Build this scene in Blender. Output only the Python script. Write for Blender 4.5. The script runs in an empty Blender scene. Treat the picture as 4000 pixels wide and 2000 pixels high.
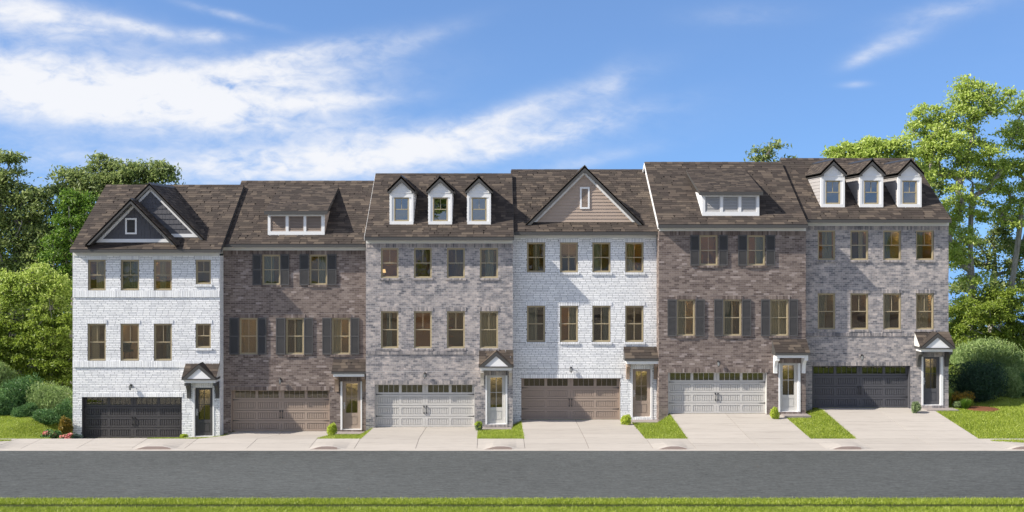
import bpy, math, random
import numpy as np
from mathutils import Vector, Matrix
random.seed(7); rng = np.random.default_rng(7)
S = bpy.context.scene; COL = S.collection
# ------------------------------------------------------------------ camera
F, CX, HZ, H = 4390.0, 1930.0, 930.0, 9.15        # focal length, principal point (photo pixels), eye height
def PX(px, d): return (px - CX) / F * d
def PZ(py, d): return H - (py - HZ) / F * d
cam = bpy.data.cameras.new('camera'); co = bpy.data.objects.new('camera', cam); COL.objects.link(co)
co.location = (0, 0, H); co.rotation_euler = (math.radians(90), 0, 0)
cam.sensor_width = 36; cam.lens = F / 4000 * 36
cam.shift_x = (2000 - CX) / 4000; cam.shift_y = -(1000 - HZ) / 4000
cam.clip_end = 2000; S.camera = co
# ------------------------------------------------------------------ light
SUNV = Vector((3.1, 1.0, -2.6)).normalized()       # travel direction of sunlight
sl = bpy.data.lights.new('sun', 'SUN'); sl.energy = 4.0; sl.angle = math.radians(0.9); sl.color = (1.0, 0.93, 0.82)
so = bpy.data.objects.new('sun', sl); COL.objects.link(so)
so.rotation_euler = SUNV.to_track_quat('-Z', 'Y').to_euler()
EXPOSURE = 0.98
S.view_settings.view_transform = 'Standard'; S.view_settings.look = 'None'
S.view_settings.exposure = EXPOSURE; S.view_settings.gamma = 1; S.view_settings.use_curve_mapping = False
S.render.engine = 'CYCLES'
# ------------------------------------------------------------------ sky
W = bpy.data.worlds.new('World'); S.world = W; W.use_nodes = True
nt = W.node_tree; N = nt.nodes; L = nt.links; N.clear()
def nn(t, **k):
    n = N.new(t)
    for a, b in k.items(): setattr(n, a, b)
    return n
def mth(op, a, b=None, c=None, clamp=False):
    n = nn('ShaderNodeMath', operation=op); n.use_clamp = clamp
    for i, x in enumerate((a, b, c)):
        if x is None: continue
        if isinstance(x, (int, float)): n.inputs[i].default_value = x
        else: L.new(x, n.inputs[i])
    return n.outputs[0]
geo = nn('ShaderNodeTexCoord'); sep = nn('ShaderNodeSeparateXYZ'); L.new(geo.outputs['Generated'], sep.inputs[0])
dx, dy, dz = sep.outputs
sky = nn('ShaderNodeTexSky', sky_type='NISHITA'); sky.sun_disc = False
sky.sun_elevation = math.asin(-SUNV.z); sky.sun_rotation = math.atan2(-SUNV.x, -SUNV.y)
sky.altitude = 300; sky.air_density = 1.0; sky.dust_density = 0.3; sky.ozone_density = 3.0
zz = mth('ADD', mth('MULTIPLY', mth('ABSOLUTE', dz), 0.9), 0.16)   # clear, deep blue air right down to the trees
cmb = nn('ShaderNodeCombineXYZ'); L.new(dx, cmb.inputs[0]); L.new(dy, cmb.inputs[1]); L.new(zz, cmb.inputs[2])
nrm = nn('ShaderNodeVectorMath', operation='NORMALIZE'); L.new(cmb.outputs[0], nrm.inputs[0]); L.new(nrm.outputs[0], sky.inputs[0])
SKY_STRENGTH = 0.096
tint = nn('ShaderNodeMix', data_type='RGBA', blend_type='MULTIPLY'); tint.inputs[0].default_value = 1
L.new(sky.outputs[0], tint.inputs[6]); tint.inputs[7].default_value = (0.53, 0.74, 0.96, 1)
bg = nn('ShaderNodeBackground'); bg.inputs[1].default_value = SKY_STRENGTH; L.new(tint.outputs[2], bg.inputs[0])
az = mth('ARCTAN2', dx, dy); el = mth('ARCSINE', dz)
def blob(px, py, wx, wy, rot, amp):
    a0 = math.atan((px - CX) / F); e0 = math.atan((HZ - py) / F * math.cos(a0)); r = math.radians(rot)
    wa, we = wx / F, wy / F
    da = mth('SUBTRACT', az, a0); de = mth('SUBTRACT', el, e0)
    u = mth('DIVIDE', mth('ADD', mth('MULTIPLY', da, math.cos(r)), mth('MULTIPLY', de, math.sin(r))), wa)
    v = mth('DIVIDE', mth('SUBTRACT', mth('MULTIPLY', de, math.cos(r)), mth('MULTIPLY', da, math.sin(r))), we)
    q = mth('ADD', mth('MULTIPLY', u, u), mth('MULTIPLY', v, v))
    return mth('MULTIPLY', mth('EXPONENT', mth('MULTIPLY', q, -1.0)), amp)
blobs = [(300, 330, 620, 105, -5, 1.0), (900, 330, 520, 90, 5, 1.0), (1180, 215, 320, 42, 12, .75), (700, 450, 700, 75, -3, .8), (1270, 400, 300, 36, 4, .6), (1500, 605, 720, 85, 7, .95),
         (2000, 450, 420, 50, 18, .6), (2180, 520, 380, 45, 14, .45), (2380, 350, 110, 60, 55, .3), (250, 640, 700, 90, 0, .42), (2250, 640, 300, 28, 12, .3), (1100, 640, 500, 55, 0, .45), (120, 50, 330, 60, -8, .9),
         (560, 110, 130, 24, -12, .6), (820, 140, 110, 24, 0, .6), (900, 60, 170, 16, -12, .5), (1560, 190, 260, 36, 20, .3), (3490, 165, 130, 34, 16, .5), (3370, 230, 70, 22, 20, .4),
         (3700, 40, 180, 34, 8, .4), (3340, 330, 50, 12, 0, .3), (2900, 60, 200, 40, 0, .2), (-700, 300, 700, 200, 5, .8)]
cov = None
for b in blobs:
    o = blob(*b); cov = o if cov is None else mth('ADD', cov, o)
mp = nn('ShaderNodeMapping'); L.new(geo.outputs['Generated'], mp.inputs[0])
mp.inputs['Rotation'].default_value = (0, math.radians(-12), 0); mp.inputs['Scale'].default_value = (3.0, 3.0, 6.5)
n1 = nn('ShaderNodeTexNoise'); L.new(mp.outputs[0], n1.inputs[0]); n1.inputs['Scale'].default_value = 3.6; n1.inputs['Detail'].default_value = 9; n1.inputs['Roughness'].default_value = .58; n1.inputs['Distortion'].default_value = .5
n2 = nn('ShaderNodeTexNoise'); L.new(mp.outputs[0], n2.inputs[0]); n2.inputs['Scale'].default_value = 15; n2.inputs['Detail'].default_value = 9; n2.inputs['Distortion'].default_value = .4; n2.inputs['Roughness'].default_value = .6
nz = mth('ADD', mth('MULTIPLY', mth('SUBTRACT', n1.outputs[0], .5), 2.5), mth('MULTIPLY', mth('SUBTRACT', n2.outputs[0], .5), 1.9))
# beyond the frame: cirrus goes on around the sky, cover raised for fill light
far = mth('SUBTRACT', 1.0, mth('EXPONENT', mth('MULTIPLY', mth('POWER', mth('DIVIDE', mth('ABSOLUTE', az), .75), 6), -1.0)))
up = mth('MULTIPLY', mth('SUBTRACT', el, .24), 4.0, clamp=True)
cov = mth('ADD', cov, mth('MULTIPLY', mth('MAXIMUM', far, up), .62))
m = mth('MULTIPLY', cov, mth('ADD', nz, 0.95))
ms = nn('ShaderNodeMapRange', interpolation_type='SMOOTHSTEP'); L.new(m, ms.inputs[0]); ms.inputs[1].default_value = -.28; ms.inputs[2].default_value = 1.5; ms.inputs[3].default_value = 0; ms.inputs[4].default_value = .96
m = ms.outputs[0]
cl = nn('ShaderNodeBackground'); cl.inputs[0].default_value = (0.955, 0.965, 1.0, 1); cl.inputs[1].default_value = 0.50
mx = nn('ShaderNodeMixShader'); L.new(m, mx.inputs[0]); L.new(bg.outputs[0], mx.inputs[1]); L.new(cl.outputs[0], mx.inputs[2])
wo = nn('ShaderNodeOutputWorld'); L.new(mx.outputs[0], wo.inputs[0])
# ------------------------------------------------------------------ materials
class NT:
    def __init__(s, name):
        s.m = bpy.data.materials.new(name); s.m.use_nodes = True; s.t = s.m.node_tree; s.n = s.t.nodes; s.l = s.t.links
        s.p = s.n['Principled BSDF']; s.pos = None
    def N(s, t, **k):
        n = s.n.new(t)
        for a, b in k.items(): setattr(n, a, b)
        return n
    def set(s, inp, v):
        if isinstance(v, bpy.types.NodeSocket): s.l.new(v, inp)
        elif isinstance(v, (tuple, list)): inp.default_value = tuple(v) + ((1,) if len(v) == 3 and inp.type == 'RGBA' else ())
        else: inp.default_value = v
    def math(s, op, a, b=None, c=None, clamp=False):
        n = s.N('ShaderNodeMath', operation=op); n.use_clamp = clamp
        for i, x in enumerate((a, b, c)):
            if x is not None: s.set(n.inputs[i], x)
        return n.outputs[0]
    def P(s, scale=(1, 1, 1), src='pos'):
        if s.pos is None: s.pos = s.N('ShaderNodeNewGeometry').outputs['Position']
        mp = s.N('ShaderNodeMapping'); s.l.new(s.pos, mp.inputs[0]); mp.inputs['Scale'].default_value = scale; return mp.outputs[0]
    def noise(s, scale, detail=3, rough=.55, vs=(1, 1, 1)):
        n = s.N('ShaderNodeTexNoise'); s.l.new(s.P(vs), n.inputs[0]); n.inputs['Scale'].default_value = scale
        n.inputs['Detail'].default_value = detail; n.inputs['Roughness'].default_value = rough; return n.outputs[0]
    def rnd(s):
        a = s.N('ShaderNodeAttribute', attribute_name='tint').outputs['Fac']; o = s.N('ShaderNodeObjectInfo').outputs['Random']
        return s.math('FRACT', s.math('ADD', a, o))
    def ramp(s, f, stops, interp='LINEAR'):
        r = s.N('ShaderNodeValToRGB'); r.color_ramp.interpolation = interp; s.set(r.inputs[0], f); e = r.color_ramp.elements
        while len(e) < len(stops): e.new(.5)
        for i, (p, c) in enumerate(stops): e[i].position = p; e[i].color = tuple(c) + (1,)
        return r.outputs[0]
    def mix(s, f, a, b, mode='MIX'):
        n = s.N('ShaderNodeMix', data_type='RGBA', blend_type=mode); s.set(n.inputs[0], f); s.set(n.inputs[6], a); s.set(n.inputs[7], b); return n.outputs[2]
    def scale(s, col, f):
        n = s.N('ShaderNodeVectorMath', operation='SCALE'); s.set(n.inputs[0], col); s.set(n.inputs[3], f); return n.outputs[0]
    def bump(s, h, strength=.3, dist=.02):
        b = s.N('ShaderNodeBump'); b.inputs['Strength'].default_value = strength; b.inputs['Distance'].default_value = dist
        s.l.new(h, b.inputs['Height']); s.l.new(b.outputs[0], s.p.inputs['Normal'])
    def base(s, col, rough=.8, spec=.3, metal=0):
        s.set(s.p.inputs['Base Color'], col); s.set(s.p.inputs['Roughness'], rough); s.p.inputs['Specular IOR Level'].default_value = spec
        s.p.inputs['Metallic'].default_value = metal; return s.m
MAT = {}
def paint(name, c, rough=.55, spec=.35, var=.10, grain=30, bump=.15):
    t = NT(name); n = t.noise(grain, 3); n2 = t.noise(1.3, 3)
    f = t.math('ADD', 1 - var, t.math('MULTIPLY', t.math('ADD', n, n2), var))
    t.bump(n, bump, .004); MAT[name] = t.base(t.scale(c, f), rough, spec); return MAT[name]
# bricks
t = NT('white_painted_brick'); r = t.rnd(); c = t.ramp(r, [(0, (.66, .67, .69)), (.3, (.76, .77, .785)), (1, (.84, .845, .85))])
n = t.noise(9, 4, .65); c = t.scale(c, t.math('ADD', .86, t.math('MULTIPLY', n, .24))); t.bump(t.noise(28, 3), .35, .003); MAT['wbrick'] = t.base(t.scale(c, t.math('ADD', .90, t.math('MULTIPLY', t.noise(1.6, 4, .6, (1, 1, .22)), .19))), .75, .25)
t = NT('brown_brick'); r = t.rnd()
c = t.ramp(r, [(0, (.105, .081, .074)), (.25, (.150, .119, .107)), (.5, (.185, .149, .132)), (.75, (.215, .174, .154)), (.93, (.245, .202, .180)), (.95, (.33, .28, .26)), (1, (.28, .235, .22))])
n = t.noise(16, 4, .7, (1, 1, 2.5)); c = t.scale(c, t.math('ADD', .70, t.math('MULTIPLY', n, .62))); t.bump(t.noise(40, 3), .35, .003); MAT['bbrick'] = t.base(t.scale(c, t.math('ADD', .90, t.math('MULTIPLY', t.noise(1.6, 4, .6, (1, 1, .22)), .19))), .85, .2)
t = NT('grey_tumbled_brick'); r = t.rnd()
c1 = t.ramp(r, [(0, (.085, .084, .095)), (.25, (.19, .182, .188)), (.6, (.35, .315, .30)), (1, (.52, .455, .415))])
n = t.ramp(t.noise(2.6, 6, .78), [(.36, (.105, .107, .122)), (.5, (.285, .27, .275)), (.62, (.53, .465, .435))]); c = t.mix(.5, c1, n)
c = t.scale(c, t.math('ADD', .84, t.math('MULTIPLY', t.noise(22, 3, .7), .4))); t.bump(t.noise(40, 3), .35, .003); MAT['gbrick'] = t.base(t.scale(c, t.math('ADD', .90, t.math('MULTIPLY', t.noise(1.6, 4, .6, (1, 1, .22)), .19))), .85, .2)
paint('mortar_white_shade', (.20, .205, .225), .9, .1); paint('mortar_brown', (.36, .31, .28), .95, .1); paint('mortar_grey', (.50, .48, .47), .95, .1)  # white walls' mortar: dark colour holds the shade of painted, recessed joints
def brick_tex(name, c1, c2, mo):
    t = NT(name); b = t.N('ShaderNodeTexBrick'); x = t.N('ShaderNodeSeparateXYZ'); t.l.new(t.P(), x.inputs[0]); cc = t.N('ShaderNodeCombineXYZ')
    t.l.new(x.outputs[1], cc.inputs[0]); t.l.new(x.outputs[2], cc.inputs[1]); t.l.new(cc.outputs[0], b.inputs[0])
    b.inputs['Scale'].default_value = 1; b.inputs['Brick Width'].default_value = .3; b.inputs['Row Height'].default_value = .09; b.inputs['Mortar Size'].default_value = .008
    for k, v in (('Color1', c1), ('Color2', c2), ('Mortar', mo)): b.inputs[k].default_value = v + (1,)
    MAT[name] = t.base(b.outputs[0], .85, .2)
brick_tex('side_white', (.7, .71, .73), (.78, .78, .79), (.4, .4, .42)); brick_tex('side_brown', (.15, .12, .11), (.21, .17, .16), (.34, .3, .28)); brick_tex('side_grey', (.25, .25, .27), (.38, .35, .34), (.48, .46, .45))
# roofing
t = NT('brown_shingle'); r = t.rnd()
c = t.ramp(r, [(0, (.042, .034, .030)), (.3, (.050, .041, .035)), (.52, (.060, .048, .041)), (.70, (.078, .062, .051)), (.88, (.094, .075, .060)), (1, (.108, .087, .070))], 'CONSTANT')
n = t.noise(70, 3, .8); c = t.scale(c, t.math('ADD', .75, t.math('MULTIPLY', n, .6))); t.bump(n, .3, .003); MAT['shingle'] = t.base(c, .9, .2)
paint('roof_felt', (.03, .026, .024), .95, .1)
paint('charcoal_trim', (.062, .060, .058), .5, .4); paint('white_trim', (.74, .74, .74), .5, .35, .06)
paint('warm_white_trim', (.66, .65, .62), .55, .3, .06); paint('tan_frame', (.36, .30, .19), .5, .35, .05)
paint('shutter_paint', (.074, .072, .073), .5, .35); paint('dark_door', (.052, .050, .052), .45, .4); paint('dark_plank', (.046, .044, .046), .5, .4)
paint('taupe_door', (.31, .245, .20), .5, .35); paint('pale_grey_door', (.50, .485, .46), .5, .35); paint('charcoal_grey_door', (.075, .075, .084), .5, .35)
paint('taupe_bracket', (.30, .225, .17), .6, .3); paint('beige_bracket', (.46, .42, .37), .6, .3); paint('taupe_siding', (.375, .295, .24), .65, .25, .08)
paint('grey_shake', (.095, .095, .106), .75, .25, .22, 14, .5); paint('grey_siding', (.36, .34, .33), .65, .25); paint('grey_louvre', (.45, .44, .43), .6, .3)
paint('black_iron', (.02, .02, .022), .4, .5); paint('bright_metal', (.6, .6, .6), .35, .5)
t = NT('frosted_lamp_glass'); MAT['lampglass'] = t.base((.35, .37, .38), .15, .6)
def glass(name, refl, tintc, rough=.0):
    t = NT(name); t.n.remove(t.p); g = t.N('ShaderNodeBsdfGlossy'); g.inputs['Roughness'].default_value = rough; g.inputs['Color'].default_value = (.92, .95, 1, 1)
    tr = t.N('ShaderNodeBsdfTransparent'); tr.inputs[0].default_value = tintc + (1,)
    fr = t.N('ShaderNodeFresnel'); fr.inputs['IOR'].default_value = 1.5
    wv = t.noise(.9, 2); b = t.N('ShaderNodeBump'); b.inputs['Strength'].default_value = .06; b.inputs['Distance'].default_value = .05; t.l.new(wv, b.inputs['Height']); t.l.new(b.outputs[0], g.inputs['Normal'])
    f = t.math('ADD', fr.outputs[0], refl, clamp=True); mx = t.N('ShaderNodeMixShader'); t.l.new(f, mx.inputs[0]); t.l.new(tr.outputs[0], mx.inputs[1]); t.l.new(g.outputs[0], mx.inputs[2])
    t.l.new(mx.outputs[0], t.n['Material Output'].inputs[0]); MAT[name] = t.m
glass('window_glass', .0, (.80, .76, .64)); glass('dormer_glass', .15, (.5, .52, .5)); glass('garage_glass', .02, (.78, .75, .62))
for k, c in dict(room_olive=(.24, .225, .16), room_warm=(.42, .32, .21), room_dark=(.07, .065, .05), room_cream=(.50, .46, .37), room_grey=(.28, .28, .275), room_brown=(.22, .17, .12)).items(): paint(k, c, .8, .2)
paint('curtain_grey', (.46, .50, .54), .9, .1); paint('curtain_cream', (.70, .66, .58), .9, .1); paint('curtain_rose', (.30, .22, .21), .9, .1); paint('curtain_blue', (.30, .36, .40), .9, .1)
def emit(name, c, e):
    t = NT(name); t.base(c, .6, .2); t.p.inputs['Emission Color'].default_value = c + (1,); t.p.inputs['Emission Strength'].default_value = e; MAT[name] = t.m
emit('warm_fill', (1.0, .70, .42), 12.0)
emit('pane_fill', (1.0, .82, .60), 8.0)
# ground materials
t = NT('asphalt'); n = t.noise(1.0, 6, .75, (.9, 3.0, 1)); n2 = t.noise(60, 3, .8); n3 = t.noise(1.5, 6, .72, (1.1, 5.0, 1)); n4 = t.noise(.16, 3, .5, (.4, 1, 1))
v = t.math('ADD', t.math('ADD', t.math('MULTIPLY', t.math('SUBTRACT', n3, .5), .15), t.math('MULTIPLY', t.math('SUBTRACT', t.noise(7, 5, .75, (1.0, 4.5, 1)), .5), .24)), t.math('ADD', t.math('MULTIPLY', t.math('SUBTRACT', n2, .5), .13), t.math('MULTIPLY', t.math('SUBTRACT', n, .5), .03)))
v = t.math('ADD', t.math('ADD', v, .073), t.math('MULTIPLY', t.math('SUBTRACT', n4, .5), .05)); cc = t.N('ShaderNodeCombineXYZ')
t.l.new(t.math('MULTIPLY', v, .93), cc.inputs[0]); t.l.new(v, cc.inputs[1]); t.l.new(t.math('MULTIPLY', v, 1.01), cc.inputs[2]); t.bump(n3, .6, .02); MAT['asphalt'] = t.base(cc.outputs[0], .85, .25)
def concrete(name, c, agg=0.0):
    t = NT(name); r = t.rnd(); n = t.noise(.8, 5, .6, (.5, 2.2, 1)); n2 = t.noise(35, 4, .75); n3 = t.noise(2.5, 5, .7)
    st = t.ramp(t.noise(1.7, 5, .65, (.35, 3, 1)), [(.28, (.80, .79, .78)), (.47, (1, 1, 1)), (1, (1.03,) * 3)])
    f = t.math('ADD', .80 - agg * .2, t.math('ADD', t.math('MULTIPLY', n, .16), t.math('ADD', t.math('MULTIPLY', n2, .10 + agg), t.math('ADD', t.math('MULTIPLY', n3, .10), t.math('MULTIPLY', r, .09)))))
    t.bump(n2, .4, .006); MAT[name] = t.base(t.mix(1, t.scale(c, f), st, 'MULTIPLY'), .85, .25)
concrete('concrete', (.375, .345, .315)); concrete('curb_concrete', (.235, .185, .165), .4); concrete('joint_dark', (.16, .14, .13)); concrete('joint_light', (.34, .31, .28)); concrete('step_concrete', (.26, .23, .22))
t = NT('lawn_soil'); n = t.noise(3, 5, .7); n2 = t.noise(40, 4, .8)
MAT['lawn'] = t.base(t.scale(t.ramp(n, [(.3, (.10, .145, .02)), (.6, (.15, .20, .03)), (.8, (.18, .23, .045))]), t.math('ADD', .55, t.math('MULTIPLY', n2, .8))), .95, .1)
paint('verge_shade', (.035, .045, .012), .95, .1)  # dark tone for the shade line in the verge
t = NT('bark_mulch'); n = t.noise(45, 4, .8); MAT['mulch'] = t.base(t.ramp(n, [(.3, (.07, .03, .018)), (.5, (.20, .085, .045)), (.7, (.34, .17, .10))]), .95, .1); t.bump(n, 1, .05)
t = NT('bark'); n = t.noise(9, 5, .7, (1, 1, .25)); n2 = t.noise(1.2, 3)
MAT['bark'] = t.base(t.scale(t.ramp(n, [(.3, (.16, .145, .13)), (.7, (.40, .37, .34))]), t.math('ADD', .6, t.math('MULTIPLY', n2, .7))), .9, .2); t.bump(n, .8, .03)
def leafmat(name, stops, trans=.42, rough=.45):
    t = NT(name); r = t.N('ShaderNodeAttribute', attribute_name='tint').outputs['Fac']
    c = t.ramp(r, [(i / (len(stops) - 1), s) for i, s in enumerate(stops)]); t.base(c, rough, .35)
    tl = t.N('ShaderNodeBsdfTranslucent'); t.l.new(t.scale(c, 1.15), tl.inputs[0]); mx = t.N('ShaderNodeMixShader'); mx.inputs[0].default_value = trans
    t.l.new(t.p.outputs[0], mx.inputs[1]); t.l.new(tl.outputs[0], mx.inputs[2]); t.l.new(mx.outputs[0], t.n['Material Output'].inputs[0]); MAT[name] = t.m
leafmat('leaf_lime', [(.20, .28, .045), (.33, .43, .075), (.46, .55, .13), (.58, .64, .24)])
leafmat('leaf_blue', [(.09, .14, .05), (.17, .23, .07), (.28, .34, .11), (.46, .51, .22)])
leafmat('leaf_vivid', [(.05, .11, .015), (.09, .18, .022), (.16, .27, .035), (.26, .38, .06)])
leafmat('leaf_olive', [(.10, .15, .02), (.18, .25, .03), (.27, .35, .05), (.38, .45, .10)])
leafmat('leaf_juniper', [(.04, .10, .035), (.07, .16, .05), (.12, .23, .07), (.20, .33, .10)], .2)
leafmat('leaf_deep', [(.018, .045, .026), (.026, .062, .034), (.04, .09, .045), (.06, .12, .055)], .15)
leafmat('leaf_willow', [(.13, .20, .07), (.21, .30, .10), (.31, .41, .15), (.46, .54, .26)], .3)
leafmat('leaf_sage', [(.13, .18, .09), (.20, .27, .12), (.30, .37, .17)], .25)
leafmat('leaf_bluegrey', [(.06, .10, .08), (.10, .15, .12), (.16, .22, .18)], .2)
leafmat('leaf_rust', [(.08, .10, .02), (.16, .14, .02), (.30, .20, .03), (.42, .24, .03)], .25)
leafmat('leaf_yellow', [(.22, .30, .03), (.38, .48, .05), (.54, .62, .09), (.72, .76, .20)], .35)
leafmat('flower_pink', [(.55, .12, .15), (.70, .24, .24), (.75, .42, .30), (.75, .62, .35)], .25)
leafmat('flower_gold', [(.45, .20, .01), (.6, .32, .02), (.6, .42, .05)], .25)
leafmat('grass_blade', [(.10, .15, .018), (.23, .31, .03), (.40, .47, .065), (.72, .76, .24)], .35, .4)
# ------------------------------------------------------------------ object helpers
def tag(o, label=None, cat=None, group=None, kind=None):
    for k, v in (('label', label), ('category', cat), ('group', group), ('kind', kind)):
        if v: o[k] = v
    return o
class MB:
    def __init__(s): s.v = []; s.f = []; s.t = []
    def hexa(s, p, tint=0, faces=((0, 3, 2, 1), (4, 5, 6, 7), (0, 1, 5, 4), (1, 2, 6, 5), (2, 3, 7, 6), (3, 0, 4, 7))):
        b = len(s.v); s.v += [tuple(q) for q in p]; s.f += [tuple(b + i for i in f) for f in faces]; s.t += [tint] * len(faces)
    def box(s, x0, x1, y0, y1, z0, z1, tint=0):
        s.hexa([(x0, y0, z0), (x1, y0, z0), (x1, y1, z0), (x0, y1, z0), (x0, y0, z1), (x1, y0, z1), (x1, y1, z1), (x0, y1, z1)], tint)
    def prism(s, pts3a, pts3b, tint=0):
        b = len(s.v); n = len(pts3a); s.v += [tuple(p) for p in pts3a] + [tuple(p) for p in pts3b]
        fs = [tuple(b + i for i in range(n)), tuple(b + n + i for i in reversed(range(n)))] + [(b + (i + 1) % n, b + i, b + n + i, b + n + (i + 1) % n) for i in range(n)]
        s.f += fs; s.t += [tint] * len(fs)
    def py(s, pts, y0, y1, tint=0): s.prism([(x, y0, z) for x, z in pts], [(x, y1, z) for x, z in pts], tint)
    def pxx(s, pts, x0, x1, tint=0): s.prism([(x0, y, z) for y, z in pts], [(x1, y, z) for y, z in pts], tint)
    def quad(s, a, b, c, d, tint=0): k = len(s.v); s.v += [tuple(a), tuple(b), tuple(c), tuple(d)]; s.f.append((k, k + 1, k + 2, k + 3)); s.t.append(tint)
    def tube(s, p0, p1, r0, r1, n=6, tint=0):
        p0 = Vector(p0); p1 = Vector(p1); d = (p1 - p0).normalized(); a = d.orthogonal().normalized(); b = d.cross(a)
        A = [p0 + (a * math.cos(k * 2 * math.pi / n) + b * math.sin(k * 2 * math.pi / n)) * r0 for k in range(n)]
        B = [p1 + (a * math.cos(k * 2 * math.pi / n) + b * math.sin(k * 2 * math.pi / n)) * r1 for k in range(n)]
        s.prism(B, A, tint)
    def mesh(s, name, fix=True):
        m = bpy.data.meshes.new(name); m.from_pydata(s.v, [], s.f)
        if any(s.t): a = m.attributes.new('tint', 'FLOAT', 'FACE'); a.data.foreach_set('value', np.array(s.t, 'f'))
        if fix:
            import bmesh
            bm = bmesh.new(); bm.from_mesh(m); bmesh.ops.recalc_face_normals(bm, faces=bm.faces); bm.to_mesh(m); bm.free()
        return m
def np_mesh(name, V, Fq, tint=None, smooth=False):
    m = bpy.data.meshes.new(name); V = np.asarray(V, 'f'); Fq = np.asarray(Fq, 'i'); k = Fq.shape[1]
    m.vertices.add(len(V)); m.vertices.foreach_set('co', V.ravel()); m.loops.add(Fq.size); m.loops.foreach_set('vertex_index', Fq.ravel())
    m.polygons.add(len(Fq)); m.polygons.foreach_set('loop_start', np.arange(0, Fq.size, k, dtype='i')); m.polygons.foreach_set('loop_total', np.full(len(Fq), k, 'i'))
    m.update(calc_edges=True)
    if tint is not None: a = m.attributes.new('tint', 'FLOAT', 'FACE'); a.data.foreach_set('value', np.asarray(tint, 'f'))
    if not smooth: m.shade_flat()
    return m
def link(name, data, mat=None, parent=None, loc=(0, 0, 0), scale=None, rot=None, top=False, kind=None):
    o = bpy.data.objects.new(name, data); COL.objects.link(o); o.location = loc
    if scale: o.scale = scale
    if rot: o.rotation_euler = rot
    if parent:
        o.parent = parent
        if parent.get('category') and parent.data is None: o.matrix_parent_inverse = Matrix.Translation(-Vector(parent.location))
    if mat and data and not data.materials: data.materials.append(MAT[mat])
    if kind: o['kind'] = kind
    return o
def empty(name, loc): o = bpy.data.objects.new(name, None); COL.objects.link(o); o.location = loc; return o
# local = a part whose origin sits at loc; its children are placed relative to it
def boxmesh(name, mat, w, d, h):
    b = MB(); b.box(-w / 2, w / 2, -d / 2, d / 2, -h / 2, h / 2); m = b.mesh(name); m.materials.append(MAT[mat]); return m
# ---- bricks
UNIT = {}
def unit_brick(mat):
    if mat not in UNIT: UNIT[mat] = boxmesh('brick', mat, 1, 1, 1)
    return UNIT[mat]
def bricks(wall, recs, mat, n_ind=300):
    """recs: (x0,x1,y0,y1,z0,z1); the nearest ones are objects, the others one part"""
    recs = sorted(recs, key=lambda r: (r[0] + r[1]) ** 2 / 4 + r[2] ** 2 + ((r[4] + r[5]) / 2 - H) ** 2 if r[1] - r[0] > .03 else 1e9)
    um = unit_brick(mat)
    for r in recs[:n_ind]:
        link('brick', um, None, wall, ((r[0] + r[1]) / 2, (r[2] + r[3]) / 2, (r[4] + r[5]) / 2), (r[1] - r[0], r[3] - r[2], r[5] - r[4]))
    R = np.array(recs[n_ind:]); n = len(R)
    ix = np.array([[0, 2, 4], [1, 2, 4], [1, 3, 4], [0, 3, 4], [0, 2, 5], [1, 2, 5], [1, 3, 5], [0, 3, 5]])
    V = R[:, ix].reshape(-1, 3); fq = np.array([[4, 5, 6, 7], [0, 3, 2, 1], [0, 1, 5, 4], [1, 2, 6, 5], [3, 0, 4, 7]])
    Fq = (fq[None] + 8 * np.arange(n)[:, None, None]).reshape(-1, 4)
    link('brick', np_mesh('bricks', V, Fq, np.repeat(rng.random(n) * .98 + .01, 5)), mat, wall, kind='stuff')
def sub_rects(x0, x1, z0, z1, holes):
    """split row strip into free pieces"""
    zs = sorted({z0, z1} | {z for h in holes for z in h[2:4] if z0 + .004 < z < z1 - .004}); out = []
    for a, b in zip(zs, zs[1:]):
        if b - a < .018: continue
        iv = [(x0, x1)]
        for h in holes:
            if h[2] < b - .004 and h[3] > a + .004: iv = [p for (u, v) in iv for p in ((u, min(v, h[0])), (max(u, h[1]), v)) if p[1] - p[0] > .025]
        out += [(u, v, a, b) for u, v in iv]
    return out
def running_bond(x0, x1, z0, z1, y, holes, bl, rh, gap, jit=.0, depth=.05):
    out = []; z = z1; k = 0
    while z > z0:
        a, b = max(z - rh + gap, z0), z; ph = (k % 2) * (bl / 2) + random.uniform(-jit, jit)
        for (u, v, c, d) in sub_rects(x0, x1, a, b, holes):
            q = x0 - bl + ph % bl
            while q < v:
                L1 = bl + random.uniform(-jit, jit) if jit else bl
                s, e = max(q, u), min(q + L1 - gap, v)
                if e - s > .03: out.append((s, e, y - .006 + random.uniform(-.003, .002), y + depth, c, d))
                q += L1
        z -= rh; k += 1
    return out
def soldier(x0, x1, z0, z1, y, proud, bw=.088, gap=.013):
    n = max(1, round((x1 - x0) / bw)); w = (x1 - x0) / n
    return [(x0 + i * w + gap / 2, x0 + (i + 1) * w - gap / 2, y - proud + random.uniform(-.004, .003), y + .05, z0 + .004, z1 - .004) for i in range(n)]
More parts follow.
